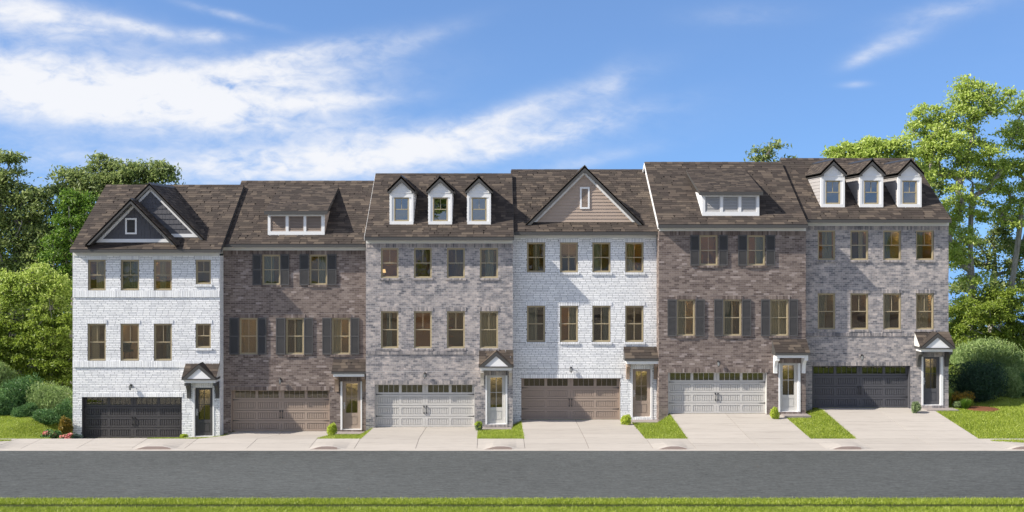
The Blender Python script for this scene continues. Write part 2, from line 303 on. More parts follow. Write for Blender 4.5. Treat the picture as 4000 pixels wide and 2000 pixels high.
# ---- shingles
SHV = []
def shingle_unit(k, expo):
    s0, s1 = [(0, 0), (-.14, .10), (.10, -.12), (.12, .12), (0, -.12), (-.12, 0)][k]
    b = MB(); e = expo * 1.12; t = .016
    b.hexa([(0, 0, -.004), (1, 0, -.004), (1 + s1, e, -.012), (s0, e, -.012), (0, 0, t), (1, 0, t), (1 + s1, e, .004), (s0, e, .004)]); m = b.mesh('shingle'); m.materials.append(MAT['shingle']); return m
def shingles(parent, origin, U, V, length, interval, n_ind=0, expo=.2, wmin=.26, wmax=.62, rel=(0, 0, 0)):
    U = Vector(U); V = Vector(V).normalized(); Nn = U.cross(V); o = Vector(origin); key = round(expo, 3)
    if not any(k == key for k, _ in SHV): SHV.append((key, [shingle_unit(k, expo) for k in range(6)]))
    units = dict(SHV)[key]; rows = max(1, round(length / expo)); ex = length / rows; T = []
    for r in range(rows):
        u0, u1 = interval((r + .5) * ex / length); q = u0
        while q < u1 - .02:
            w = random.choice((random.uniform(wmin * .8, wmax * .6), random.uniform(wmax * .5, wmax * .95))); w = min(w, u1 - q)
            if u1 - q - w < .12: w = u1 - q
            edge = q <= u0 + 1e-6 or q + w >= u1 - 1e-6; k = 0 if edge else random.randrange(6)
            p = o + U * q + V * (r * ex) + Nn * random.uniform(0, .006); T.append((p, w, k)); q += w
    rot = Matrix((U, V, Nn)).transposed(); eu = rot.to_euler(); T.sort(key=lambda t: (t[0] - Vector((0, 0, H))).length)
    for p, w, k in T[:n_ind]: link('shingle', units[k], None, parent, p - Vector(rel), (w, 1, 1), eu)
    rest = T[n_ind:]
    if rest:
        vs = [np.array([v.co[:] for v in m.vertices]) for m in units]; fs = [[tuple(p.vertices) for p in m.polygons] for m in units]; R = np.array(rot); VV = []; FF = []; tt = []
        for i, (p, w, k) in enumerate(rest):
            VV.append((vs[k] * (w, 1, 1)) @ R.T + np.array(p - Vector(rel))); FF += [tuple(8 * i + j for j in f) for f in fs[k]]; tt += [random.random()] * 6
        link('shingle', np_mesh('shingles', np.concatenate(VV), FF, tt), 'shingle', parent, kind='stuff')
# ------------------------------------------------------------------ ground
CREST = 51.0; ZC = .03; KERB = 48.62; RB = 48.33; RF = 39.2
BASE = [-.872, -.67, -.335, -.075, .345, .52]
DRV = [(-20.5, -15.75), (-13.42, -8.05), (-6.05, -.76), (1.36, 6.88), (8.78, 14.38), (16.45, 22.0)]
KX = np.array([-400, -23.3, -21.6, -13.75, -13.3, -6.55, -6.05, .85, 1.4, 8.1, 8.75, 15.45, 16.4, 23.5, 26, 400])
KZ = np.array([0, 0, -.88, -.88, -.67, -.67, -.335, -.335, -.075, -.075, .345, .345, .52, .52, .56, .56])
def sm(t): t = np.clip(t, 0, 1); return t * t * (3 - 2 * t)
GAPS = [(-200, 15), (520, 690), (1205, 1350), (1885, 2029), (2562, 2702), (3240, 3395), (3935, 4500)]
def kerb_h(x):
    x = np.asarray(x, float); r = np.zeros_like(x)
    for a, b in GAPS:
        a, b = PX(a, KERB), PX(b, KERB); w = .75
        r = np.maximum(r, .145 * sm((x - a + .1) / w) * sm((b + .1 - x) / w))
    return r
def TZ(x, d):
    x = np.asarray(x, float); d = np.asarray(d, float); b = np.interp(x, KX, KZ)
    t = np.clip((d - CREST) / 5.0, 0, 1); z = ZC + (b - ZC) * t + np.where(x > 22, np.clip(d - 56, 0, 8) * .01, 0)
    ka = np.clip((d - KERB) / (CREST - KERB), 0, 1); z = np.where(d < CREST, kerb_h(x) * (1 - ka) ** 1.3 + ZC * ka, z)
    return z
def sheet(name, xs, ys, zf, mat, **k):
    X, Y = np.meshgrid(xs, ys); Z = zf(X, Y); V = np.stack([X, Y, Z], -1).reshape(-1, 3); nx = len(xs); ny = len(ys)
    i = (np.arange(ny - 1)[:, None] * nx + np.arange(nx - 1)[None]).ravel(); Fq = np.stack([i, i + 1, i + 1 + nx, i + nx], 1)
    return link(name, np_mesh(name, V, Fq), mat, **k)
xs = np.unique(np.concatenate([[-400, -150, -80, -50, -35], np.arange(-30, 31, .35), KX[1:-1], [35, 50, 80, 150, 400]]))
ys = np.unique(np.concatenate([[-120, -40, 0, 20, 30, 36, 37.7, 37.85, 38.5, RF, RF + .02, RB, KERB], np.arange(KERB, 51, .3), np.arange(51, 57, .5), [58, 60, 64, 70, 80, 120, 200, 500]]))
def gz(X, Y):
    z = TZ(X, Y) - .01; z = np.where(Y < KERB + .2, -.04, z); z = np.where(Y <= RF, .05, z); z = np.where(Y < 37.8, .07, z); return z - .09 * np.clip(Y - 76, 0, 1e3)
tag(sheet('ground', xs, ys, gz, 'lawn'), kind='structure')
tag(sheet('road', np.linspace(-120, 120, 60), np.linspace(RF, RB, 8), lambda X, Y: X * 0, 'asphalt'), kind='structure')
tag(sheet('bounce_ground', np.linspace(-90, 90, 20), np.linspace(-70, 35.2, 10), lambda X, Y: X * 0 + .10, 'joint_light'), kind='structure')  # pale unseen sheet, added to bounce neutral light and cut green reflections
def slab(parent, x0, x1, y0, y1, zoff=.02, g=.010, mat='concrete', skirt=.05, n=None):
    x0 += g; x1 -= g; y0 += g; y1 -= g; nx = n or max(3, int((x1 - x0) / .35) + 2); ny = max(3, int((y1 - y0) / .6) + 2)
    xs = np.linspace(x0, x1, nx); ys = np.linspace(y0, y1, ny); X, Y = np.meshgrid(xs, ys); Z = TZ(X, Y) + zoff
    V = list(map(tuple, np.stack([X, Y, Z], -1).reshape(-1, 3))); Fs = [(j * nx + i, j * nx + i + 1, (j + 1) * nx + i + 1, (j + 1) * nx + i) for j in range(ny - 1) for i in range(nx - 1)]
    ring = [i for i in range(nx)] + [j * nx + nx - 1 for j in range(1, ny)] + [(ny - 1) * nx + i for i in range(nx - 2, -1, -1)] + [j * nx for j in range(ny - 2, 0, -1)]
    b = len(V); V += [(V[i][0], V[i][1], V[i][2] - skirt) for i in ring]; m = len(ring); Fs += [(ring[(k + 1) % m], ring[k], b + k, b + (k + 1) % m) for k in range(m)]
    me = bpy.data.meshes.new('slab'); me.from_pydata(V, [], Fs); return link('slab', me, mat, parent)
for i, (a, b) in enumerate(DRV):
    D = 56.0 if i % 2 == 0 else 56.75
    dr = tag(sheet('driveway', np.linspace(a, b, 12), np.linspace(CREST - .05, D + .35, 14), lambda X, Y: TZ(X, Y) + .004, 'joint_dark'), kind='structure')
    jd = [CREST] + ([52.4, 54.0] if i != 1 else [53.4]) + [D + .3]; c = (a + b) / 2
    for y0, y1 in zip(jd, jd[1:]): slab(dr, a, c, y0, y1); slab(dr, c, b, y0, y1)
walkx = [-60, -40, -30, -26, -21.6]
for a, b in DRV: walkx += [a - .02, (a + b) / 2, b + .02]
walkx += [25.5, 30, 40, 60]
sw = tag(sheet('sidewalk', np.linspace(-60, 60, 420), np.linspace(KERB + .01, CREST - .0, 8), lambda X, Y: TZ(X, Y) + .004, 'joint_dark'), kind='structure')
for a, b in zip(walkx, walkx[1:]):
    for y0, y1 in ((KERB + .14, 49.9), (49.9, CREST)): slab(sw, a, b, y0, y1)
# kerb: gutter strip, face rising where the grass is, flush at the driveways
X = np.linspace(-60, 60, 700); kb = MB(); z = kerb_h(X) + .022
prof = lambda zz: [(RB, -.05), (RB, .006), (KERB - .03, .012), (KERB - .015, max(zz - .025, .014)), (KERB + .02, zz), (KERB + .15, zz)]
nP = 6
for i, x in enumerate(X): kb.v += [(x, y, q) for y, q in prof(z[i])]
for i in range(len(X) - 1):
    for j in range(nP - 1): kb.f.append((i * nP + j, (i + 1) * nP + j, (i + 1) * nP + j + 1, i * nP + j + 1)); kb.t.append(0)
kme = kb.mesh('kerb', False); kme.materials.append(MAT['concrete']); kme.materials.append(MAT['curb_concrete'])
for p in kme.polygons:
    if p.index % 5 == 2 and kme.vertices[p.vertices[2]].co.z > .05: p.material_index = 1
tag(link('kerb', kme), kind='structure')
# ------------------------------------------------------------------ houses
SL = .66; SC = math.hypot(1, SL)                         # roof pitch
OH = .47                                                 # eave overhang
ROOMS = ['room_olive', 'room_warm', 'room_dark', 'room_cream', 'room_grey', 'room_brown']
MC = {}
def cmesh(key, fn):
    if key not in MC: MC[key] = fn()
    return MC[key]
def mb_mesh(name, mat, fn):
    b = MB(); fn(b); m = b.mesh(name); m.materials.append(MAT[mat]); return m
def window(house, x0, x1, z0, z1, y, lower_bar, gmat='window_glass', parent=None, rel=None, frame='tan_frame', fw=.05):
    """double-hung window; parts placed round its centre"""
    cx, cz = (x0 + x1) / 2, (z0 + z1) / 2; w, h = round((x1 - x0), 3), round((z1 - z0), 3)
    W2, H2 = w / 2, h / 2
    def fr(b):
        for a, c in ((-W2, -W2 + fw), (W2 - fw, W2)): b.box(a, c, -.03, .07, -H2, H2)
        b.box(-W2 + fw, W2 - fw, -.03, .07, H2 - fw, H2); b.box(-W2 + fw, W2 - fw, -.04, .07, -H2, -H2 + fw)
        s = .032
        for a, c in ((-W2 + fw, -W2 + fw + s), (W2 - fw - s, W2 - fw)): b.box(a, c, .0, .05, -H2 + fw, H2 - fw)
        b.box(-W2 + fw + s, W2 - fw - s, .0, .05, H2 - fw - s, H2 - fw); b.box(-W2 + fw + s, W2 - fw - s, .0, .05, -H2 + fw, -H2 + fw + s)
    fm = cmesh(('frame', w, h, frame), lambda: mb_mesh('window', frame, fr)); win = link('window', fm, None, parent or house, (cx, y, cz) if rel is None else (cx - rel[0], y - rel[1], cz - rel[2]))
    sub = win if rel is None else parent; off = Vector((0, 0, 0)) if rel is None else Vector(win.location)
    if rel is not None: win.name = 'window_frame'
    iw, ih = W2 - fw - .032, H2 - fw - .032
    link('meeting_rail', cmesh(('rail', w, frame), lambda: boxmesh('meeting_rail', frame, 2 * iw, .04, .042)), None, sub, off + Vector((0, .01, 0)))
    link('muntin', cmesh(('munt', h, frame), lambda: boxmesh('muntin', frame, .022, .03, ih - .021)), None, sub, off + Vector((0, .018, (ih + .021) / 2)))
    if lower_bar: link('muntin', cmesh(('munt', h, frame), None), None, sub, off + Vector((0, .018, -(ih + .021) / 2)))
    def pane(a, c, d, e):
        m = cmesh(('pane', round(c - a, 3), round(e - d, 3), gmat), lambda: boxmesh('pane', gmat, c - a, .006, e - d)); link('pane', m, None, sub, off + Vector(((a + c) / 2, .026 + random.uniform(0, .003), (d + e) / 2)))
    pane(-iw, -.011, .021, ih); pane(.011, iw, .021, ih)
    if lower_bar: pane(-iw, -.011, -ih, -.021); pane(.011, iw, -ih, -.021)
    else: pane(-iw, iw, -ih, -.021)
    return win
def room(house, x0, x1, z0, z1, y, mat, lit, depth=2.6, mx=.35):
    b = MB(); X0, X1, Z0, Z1 = x0 - mx, x1 + mx, z0 - .55, z1 + .30; yf = y + .10
    b.quad((X0, yf + depth, Z0), (X1, yf + depth, Z0), (X1, yf + depth, Z1), (X0, yf + depth, Z1)); b.quad((X0, yf, Z0), (X0, yf + depth, Z0), (X0, yf + depth, Z1), (X0, yf, Z1))
    b.quad((X1, yf, Z0), (X1, yf + depth, Z0), (X1, yf + depth, Z1), (X1, yf, Z1)); b.quad((X0, yf, Z0), (X1, yf, Z0), (X1, yf + depth, Z0), (X0, yf + depth, Z0)); b.quad((X0, yf, Z1), (X1, yf, Z1), (X1, yf + depth, Z1), (X0, yf + depth, Z1))
    r = link('room', b.mesh('room', False), mat, house)
    if lit:
        def lamp(b):
            for k in range(3): b.tube((0, 0, -.02 - .05 * k), (0, 0, -.07 - .05 * k), (.10, .16, .14)[k], (.16, .14, .08)[k], 10)
        link('fill_light', cmesh('lamp', lambda: mb_mesh('fill_light', 'warm_fill', lamp)), None, r, ((x0 + x1) / 2 + lit, yf + 1.1, Z1 - .05))  # nearly every room gets one, added to lighten the interior
def louvre_mesh(b, w, h, pitch, d=.03):
    n = max(2, int(h / pitch)); p = h / n
    for i in range(n):
        z = -h / 2 + i * p; b.hexa([(-w / 2, -.005, z + .1 * p), (w / 2, -.005, z + .1 * p), (w / 2, d, z + p * .55), (-w / 2, d, z + p * .55), (-w / 2, -.005, z + .34 * p), (w / 2, -.005, z + .34 * p), (w / 2, d, z + p * .85), (-w / 2, d, z + p * .85)])
def shutter(house, x0, x1, z0, z1, y):
    w, h = round(x1 - x0, 2), round(z1 - z0, 2); f = .05
    def fr(b):
        b.box(-w / 2, -w / 2 + f, -.045, 0, -h / 2, h / 2); b.box(w / 2 - f, w / 2, -.045, 0, -h / 2, h / 2)
        for z in (-h / 2 + f * .7, 0, h / 2 - f * .7): b.box(-w / 2 + f, w / 2 - f, -.045, 0, z - f * .7, z + f * .7)
        b.box(-w / 2 + f, w / 2 - f, -.006, 0, -h / 2 + f, h / 2 - f)
    s = link('shutter', cmesh(('sh', w, h), lambda: mb_mesh('shutter', 'shutter_paint', fr)), None, house, ((x0 + x1) / 2, y, (z0 + z1) / 2))
    hh = h / 2 - 2.1 * f
    lm = cmesh(('lv', w, h), lambda: mb_mesh('louvre', 'shutter_paint', lambda b: louvre_mesh(b, w - 2 * f, hh, .055)))
    for z in (-1, 1): link('louvre', lm, None, s, (0, -.036, z * (h / 4)), kind='stuff')
def garage(house, x0, x1, z0, z1, D, mat, dark, hw_mat='black_iron'):
    """four sections: a row of panes above three rows of plank panels"""
    y = D + .27; cx = (x0 + x1) / 2; hw = (x1 - x0) / 2 - .04; h = z1 - z0; pm = 'dark_plank' if dark else mat
    g = MB(); g.box(-hw, hw, .06, .08, 0, h)
    rows = [(0, .245), (.25, .497), (.502, .751), (.756, 1.0)]; cols = [(s * a, s * b) if s > 0 else (s * b, s * a) for s in (-1, 1) for a, b in ((.057, .48), (.535, .957))]
    cols = sorted((a * hw, b * hw) for a, b in cols)
    for k, (r0, r1) in enumerate(rows):
        a, b = r0 * h, r1 * h; pa, pb = (a + .048 * h / 1, b - .052 * h / 1) if k < 3 else (a + .045 * h, b - .028 * h)
        g.box(-hw, hw, 0, .045, a + .006, pa); g.box(-hw, hw, 0, .045, pb, b - .004)
        xs_ = [-hw] + [q for c in cols for q in c] + [hw]
        for u, v in zip(xs_[0::2], xs_[1::2]):
            if u < 0 < v: g.box(u, -.006, 0, .045, pa, pb); g.box(.006, v, 0, .045, pa, pb)
            else: g.box(u, v, 0, .045, pa, pb)
        rows[k] = (pa, pb)
    gd = link('garage_door', cmesh(('gd', round(hw, 3), round(h, 3), mat), lambda: (lambda m: (m.materials.append(MAT[mat]), m)[1])(g.mesh('garage_door'))), None, house, (cx, y, z0))
    for k, (pa, pb) in enumerate(rows):
        for (u, v) in cols:
            w = v - u
            if k < 3:
                def pl(b):
                    n = 9; q = w / n; hh = pb - pa
                    for i in range(n): b.box(-w / 2 + i * q + .012, -w / 2 + (i + 1) * q - .012, .014, .06, -hh / 2 + .014, hh / 2 - .014)
                link('panel', cmesh(('pl', round(w, 3), round(pb - pa, 3), pm), lambda: mb_mesh('panel', pm, pl)), None, gd, ((u + v) / 2, 0, (pa + pb) / 2))
            else:
                q = w / 4
                for i in range(4):
                    link('pane', cmesh(('gp', round(q, 3), round(pb - pa, 3)), lambda: boxmesh('pane', 'garage_glass', q - .02, .006, pb - pa)), None, gd, (u + (i + .5) * q, .022, (pa + pb) / 2))
                    if i: link('muntin', cmesh(('gm', round(pb - pa, 3), mat), lambda: boxmesh('muntin', mat, .02, .03, pb - pa)), None, gd, (u + i * q, .02, (pa + pb) / 2))
    def handle(b):
        b.tube((0, -.045, -.15), (0, -.045, .15), .013, .013, 6); b.box(-.025, .025, -.05, 0, .13, .20); b.box(-.025, .025, -.05, 0, -.20, -.13)
    for s in (-1, 1): link('handle', cmesh(('hd', hw_mat), lambda: mb_mesh('handle', hw_mat, handle)), None, gd, (s * .065, 0, .40 * h))
    def hinge(b):
        b.py([(0, -.045), (.05, -.02), (.27, -.012), (.36, 0), (.27, .012), (.05, .02), (0, .045)], -.012, 0)
    for s in (-1, 1):
        for zf in (.25, .755): link('hinge', cmesh(('hg', hw_mat), lambda: mb_mesh('hinge', hw_mat, hinge)), None, gd, (-s * hw, 0, zf * h), (s, 1, 1))
    b = MB(); b.box(x0 + .01, x0 + .035, D + .02, y + .08, z0, z1); b.box(x1 - .035, x1 - .01, D + .02, y + .08, z0, z1); b.box(x0 + .035, x1 - .035, D + .08, y + .08, z1 - .03, z1)
    link('garage_jamb', b.mesh('garage_jamb'), mat, house)
    b = MB(); b.box(x0, x1, y + .9, y + .95, z0, z1 + .3); rm = link('room', b.mesh('room'), 'room_cream', house)
    b = MB(); b.box(x0 + .5, x1 - .5, y + .55, y + .62, z1 + .16, z1 + .20); link('fill_light', b.mesh('fill_light'), 'pane_fill', rm)  # added light hidden above the garage panes, makes them glow
def front_door(house, x0, x1, z0, z1, D, mat):
    y = D + .12; w, h = x1 - x0, z1 - z0; b = MB(); st = .155 * w / .9; gb = .335 * h; gt = h - .045 * h
    b.box(-w / 2, -w / 2 + st, 0, .045, 0, h); b.box(w / 2 - st, w / 2, 0, .045, 0, h); b.box(-w / 2 + st, w / 2 - st, 0, .045, gt, h); b.box(-w / 2 + st, w / 2 - st, 0, .045, .26 * h, gb)
    b.box(-w / 2 + st, w / 2 - st, 0, .045, 0, .075 * h); b.box(-w / 2 + st, w / 2 - st, .02, .045, .075 * h, .26 * h)
    d = link('front_door', b.mesh('front_door'), mat, house, ((x0 + x1) / 2, y, z0)); iw = w / 2 - st; mz = (gb + gt) / 2
    b = MB(); b.box(-iw + .03, iw - .03, .008, .02, .09 * h, .245 * h); link('panel', b.mesh('panel'), mat, d)
    b = MB(); b.box(-.012, .012, .008, .04, gb, gt); b.box(-iw, iw, .006, .04, mz - .012, mz + .012); link('muntin', b.mesh('muntin'), mat, d)
    pm = boxmesh('pane', 'garage_glass', iw - .014, .006, (gt - gb) / 2 - .014)
    for sx in (-1, 1):
        for sz in (-1, 1): link('pane', pm, None, d, (sx * iw / 2, .03, mz + sz * (gt - gb) / 4))
    b = MB(); b.box(-w / 2 + .05, -w / 2 + .09, -.012, 0, .42 * h, .56 * h); b.tube((-w / 2 + .07, -.045, .49 * h), (-w / 2 + .15, -.045, .49 * h), .011, .011, 6); b.tube((-w / 2 + .07, 0, .49 * h), (-w / 2 + .07, -.05, .49 * h), .013, .013, 6)
    link('handle', b.mesh('handle'), 'bright_metal', d)
    b = MB(); b.box(x0, x1, y + .8, y + .83, z0, z1); rm = link('room', b.mesh('room'), 'room_cream', house)
    b = MB(); b.box(x0 + .1, x1 - .1, y + .45, y + .55, z1 + .02, z1 + .06); link('fill_light', b.mesh('fill_light'), 'pane_fill', rm)  # added light out of sight over the door, brightens its panes
def lantern(house, x, z, D):
    b = MB(); b.box(-.045, .045, -.02, 0, -.06, .08); b.tube((0, -.01, .03), (0, -.10, .12), .012, .012); b.tube((0, -.10, .12), (0, -.155, .07), .012, .012)
    b.tube((0, -.155, .075), (0, -.155, .10), .02, .008, 8); b.tube((0, -.155, .02), (0, -.155, .075), .075, .02, 6); b.tube((0, -.155, -.19), (0, -.155, -.16), .03, .038, 6); b.tube((0, -.155, -.23), (0, -.155, -.19), .006, .012, 5)
    for k in range(6):
        a = k * math.pi / 3; b.tube((.040 * math.cos(a), -.155 + .040 * math.sin(a), -.17), (.066 * math.cos(a), -.155 + .066 * math.sin(a), .02), .006, .006, 4)
    l = link('wall_lantern', cmesh('lantern', lambda: (lambda m: (m.materials.append(MAT['black_iron']), m)[1])(b.mesh('wall_lantern'))), None, house, (x, D - .015, z))
    g = MB(); g.tube((0, -.155, -.165), (0, -.155, .015), .036, .060, 6); link('lamp_glass', cmesh('lg', lambda: (lambda m: (m.materials.append(MAT['lampglass']), m)[1])(g.mesh('lamp_glass'))), None, l)
def rake_pts(xc, za, hw, zb, tv, side, cut=True):
    """sloping band of vertical thickness tv from apex to foot"""
    f = xc + side * hw
    return [(xc, za), (f, zb), (f, zb - (tv if cut else 0)), (xc, za - tv)] if cut else [(xc, za), (f, zb), (f - side * tv * hw / (za - zb), zb), (xc, za - tv)]
def roof_at(z, h): return h['de'] + (z - h['ze']) / SL
def solve_d(py, h):
    k = (py - HZ) / F; return (H - h['ze'] + SL * h['de']) / (SL + k)
def gable(house, h, apex, foot_dx, foot_y, base_y, fill, rows, rake_v, trim_v, over=.28, vent=None, base_trim=True, indiv=True):
    """front-facing gable standing on the main roof. px values measured on the photograph"""
    df = solve_d(base_y, h); dr = df - over
    xc = PX(apex[0], dr); za = PZ(apex[1], dr); hw = foot_dx / F * dr; zb = PZ(foot_y, dr); m = (za - zb) / hw
    g = link('gable', None, None, house); zbase = h['ze'] + SL * (df - h['de']) + .03
    g_mb = MB(); tv = rake_v
    for s in (-1, 1): g_mb.py(rake_pts(xc, za, hw, zb, tv, s, False), dr, df - .02)
    link('rake_board', g_mb.mesh('rake_board'), 'charcoal_trim', g)
    za2 = za - tv; b = MB(); hw2 = (za2 - zbase) / m
    for s in (-1, 1): b.py([(xc, za2), (xc + s * hw2, zbase), (xc + s * (hw2 - trim_v / m), zbase), (xc, za2 - trim_v)], df - .075, df)
    if base_trim: hb = (za2 - trim_v - zbase) / m; b.py([(xc - hb, zbase), (xc + hb, zbase), (xc + hb - .17 / m, zbase + .17), (xc - hb + .17 / m, zbase + .17)], df - .074, df)
    link('gable_trim', b.mesh('gable_trim'), 'white_trim', g)
    b = MB(); b.py([(xc - hw2, zbase), (xc + hw2, zbase), (xc, za2)], df - .02, df + .04); link('gable_wall', b.mesh('gable_wall'), fill, g)
    z = zbase + (.16 if base_trim else .0); top = za2 - trim_v; rh = rows
    nm = 'shake' if fill == 'grey_shake' else 'clapboard'
    while z < top - .03:
        z1 = min(z + rh, top); mid = (z + z1) / 2; w = (za2 - mid - trim_v * .45) / m; w = min(w, (za2 - z1) / m)
        if nm == 'shake':
            q = xc - w
            while q < xc + w - .02:
                ww = random.uniform(.13, .30); ww = min(ww, xc + w - q); zz = z - random.uniform(0, .012)
                bb = MB(); bb.hexa([(-ww / 2 + .005, -.028, zz - z), (ww / 2 - .005, -.028, zz - z), (ww / 2 - .005, .01, zz - z), (-ww / 2 + .005, .01, zz - z), (-ww / 2 + .005, -.006, z1 - z), (ww / 2 - .005, -.006, z1 - z), (ww / 2 - .005, .01, z1 - z), (-ww / 2 + .005, .01, z1 - z)])
                link(nm, bb.mesh(nm), fill, g, (q + ww / 2, df - .02, z)); q += ww
        else:
            bb = MB(); bb.hexa([(-w, -.032, 0), (w, -.032, 0), (w, .01, 0), (-w, .01, 0), (-w, -.008, z1 - z), (w, -.008, z1 - z), (w, .01, z1 - z), (-w, .01, z1 - z)]); link(nm, bb.mesh(nm), fill, g, (xc, df - .02, z))
        z = z1
    # roof slopes running back into the main roof
    back = lambda zz: min(roof_at(zz, h), h['dr'])
    c = hw / math.hypot(hw, za - zb); s_ = (za - zb) / math.hypot(hw, za - zb); Ls = math.hypot(hw, za - zb); b = MB()
    for s in (-1, 1):
        A = (xc, dr, za + .0); B = (xc + s * hw, dr, zb); C = (xc + s * hw, max(back(zb), dr + .02), zb); Dd = (xc, back(za), za)
        b.hexa([(p[0], p[1], p[2] - .09) for p in (A, B, C, Dd)] + [A, B, C, Dd])
    link('roof_deck', b.mesh('roof_deck'), 'roof_felt', g)
    for s in (-1, 1):
        if s > 0: U, V, org = (0, 1, 0), (-c, 0, s_), (xc + hw, dr - .02, zb + .002); iv = lambda v: (0, max(.05, back(zb + (za - zb) * v) - dr + .05))
        else: U, V, org = (0, -1, 0), (c, 0, s_), (xc - hw, dr, zb + .002); iv = lambda v: (-max(.05, back(zb + (za - zb) * v) - dr + .05), .02)
        shingles(g, org, U, V, Ls, iv, 0, .19, .2, .45)
    b = MB(); b.py([(xc - .10, za - .09), (xc, za + .015), (xc + .10, za - .09), (xc + .10, za - .05), (xc, za + .055), (xc - .10, za - .05)], dr - .03, back(za)); link('ridge_cap', b.mesh('ridge_cap'), 'charcoal_trim', g)
    if vent:
        x0, x1, y0, y1, fr_, vm = vent; X0, X1, Z0, Z1 = PX(x0, df), PX(x1, df), PZ(y1, df), PZ(y0, df)
        b = MB(); b.box(X0, X0 + fr_, df - .085, df, Z0, Z1); b.box(X1 - fr_, X1, df - .085, df, Z0, Z1); b.box(X0 + fr_, X1 - fr_, df - .085, df, Z0, Z0 + fr_); b.box(X0 + fr_, X1 - fr_, df - .085, df, Z1 - fr_, Z1); link('vent_frame', b.mesh('vent_frame'), 'white_trim', g)
        b = MB(); louvre_mesh(b, X1 - X0 - 2 * fr_, Z1 - Z0 - 2 * fr_, .06); b.box(-(X1 - X0) / 2 + fr_, (X1 - X0) / 2 - fr_, .035, .04, -(Z1 - Z0) / 2 + fr_, (Z1 - Z0) / 2 - fr_)
        link('vent_louvre', b.mesh('vent_louvre'), vm, g, ((X0 + X1) / 2, df - .075, (Z0 + Z1) / 2), kind='stuff')
def gable_dormer(house, h, x0, x1, ytop, ybot, apex_y, eave_y, rake_x0, rake_x1, win, cheek):
    df = solve_d(ybot, h); dr = df - .16; X0, X1 = PX(x0, df), PX(x1, df); Z0, Z1 = PZ(ybot, df), PZ(ytop, df)
    xc = (X0 + X1) / 2; za = PZ(apex_y, dr); hw = (rake_x1 - rake_x0) / 2 / F * dr; zb = PZ(eave_y, dr) + .16; m = (za - zb) / hw
    g = link('dormer', None, None, house); W0, W1, V0, V1 = PX(win[0], df), PX(win[1], df), PZ(win[3], df), PZ(win[2], df)
    b = MB(); b.box(X0, W0 - .11, df, df + .12, Z0, Z1); b.box(W1 + .11, X1, df, df + .12, Z0, Z1); b.box(W0 - .11, W1 + .11, df, df + .12, Z0, V0); b.box(W0 - .11, W1 + .11, df, df + .12, V1, Z1)
    b.box(W0 - .108, W0, df + .03, df + .12, V0, V1); b.box(W1, W1 + .108, df + .03, df + .12, V0, V1)
    hwt = X1 - xc - .02; za2 = za - .16
    b.py([(xc - hwt, Z1 + .002), (xc + hwt, Z1 + .002), (xc + hwt, Z1 + .03), (xc, min(za2, Z1 + .03 + hwt * m)), (xc - hwt, Z1 + .03)], df + .02, df + .10)
    link('dormer_wall', b.mesh('dormer_wall'), 'white_trim', g)
    b = MB()
    for s in (-1, 1): b.py([(xc, za - .30), (xc, za - .37), (xc + s * (hwt - .11), Z1 + .06), (xc + s * (hwt - .06), Z1 + .06)], df - .012, df + .02)
    b.box(X0 - .012, X1 + .012, df - .02, df + .02, Z1 - .01, Z1 + .03); link('gable_trim', b.mesh('gable_trim'), 'white_trim', g)
    dt = roof_at(Z1, h)
    for s, xx in ((-1, X0), (1, X1)):
        b = MB(); a_, b_ = (xx, xx + .05) if s < 0 else (xx - .05, xx); b.pxx([(df + .12, Z0 - .05), (df + .12, Z1 + .12), (dt + .2, Z1 + .12)], a_, b_); ch = link('cheek_wall', b.mesh('cheek_wall'), cheek, g)
        z = Z0
        bb = MB()
        while z < Z1:
            z2 = min(z + .17, Z1); y2 = roof_at(z, h) + .05; xo = xx - .022 if s < 0 else xx; xi = xx if s < 0 else xx + .022
            if y2 > df + .14: bb.hexa([(xo, df + .121, z), (xi, df + .121, z), (xi, y2, z), (xo, y2, z), (xx - .004 * 1 if s < 0 else xx, df + .121, z2), (xx if s < 0 else xx + .004, df + .121, z2), (xx if s < 0 else xx + .004, y2 + .15, z2), (xx - .004 if s < 0 else xx, y2 + .15, z2)])
            z = z2
        link('clapboard', bb.mesh('clapboard'), cheek, g, kind='stuff')
    window(house, W0, W1, V0, V1, df + .06, False, 'dormer_glass', g, (0, 0, 0), fw=.04)
    b = MB(); b.box(X0 + .06, X1 - .06, df + .5, df + .55, Z0 + .1, Z1); link('room', b.mesh('room'), 'room_grey', g)
    b = MB()
    for s in (-1, 1): b.py([(xc, za), (xc + s * hw, zb), (xc + s * hw, zb - .16), (xc + s * (hw - .17), zb - .16), (xc + s * (hw - .17), zb - .06), (xc, za - .29)], dr, df)
    link('rake_board', b.mesh('rake_board'), 'charcoal_trim', g)
    back = lambda zz: min(roof_at(zz, h), h['dr']); b = MB()
    for s in (-1, 1):
        A = (xc, dr, za); B = (xc + s * hw, dr, zb); C = (xc + s * hw, back(zb), zb); Dd = (xc, back(za), za); b.hexa([(p[0], p[1], p[2] - .12) for p in (A, B, C, Dd)] + [A, B, C, Dd])
        b.box(min(xc + s * hw, xc + s * (hw - .02)), max(xc + s * hw, xc + s * (hw - .02)) + .001, df, back(zb) - .1, zb - .16, zb - .01)
    link('roof_deck', b.mesh('roof_deck'), 'charcoal_trim', g); Ls = math.hypot(hw, za - zb); c = hw / Ls; s_ = (za - zb) / Ls
    for s in (-1, 1):
        if s > 0: U, V, org = (0, 1, 0), (-c, 0, s_), (xc + hw, dr - .01, zb + .002); iv = lambda v: (0, back(zb + (za - zb) * v) - dr)
        else: U, V, org = (0, -1, 0), (c, 0, s_), (xc - hw, dr, zb + .002); iv = lambda v: (-(back(zb + (za - zb) * v) - dr), .01)
        shingles(g, org, U, V, Ls, iv, 0, .14, .15, .35)
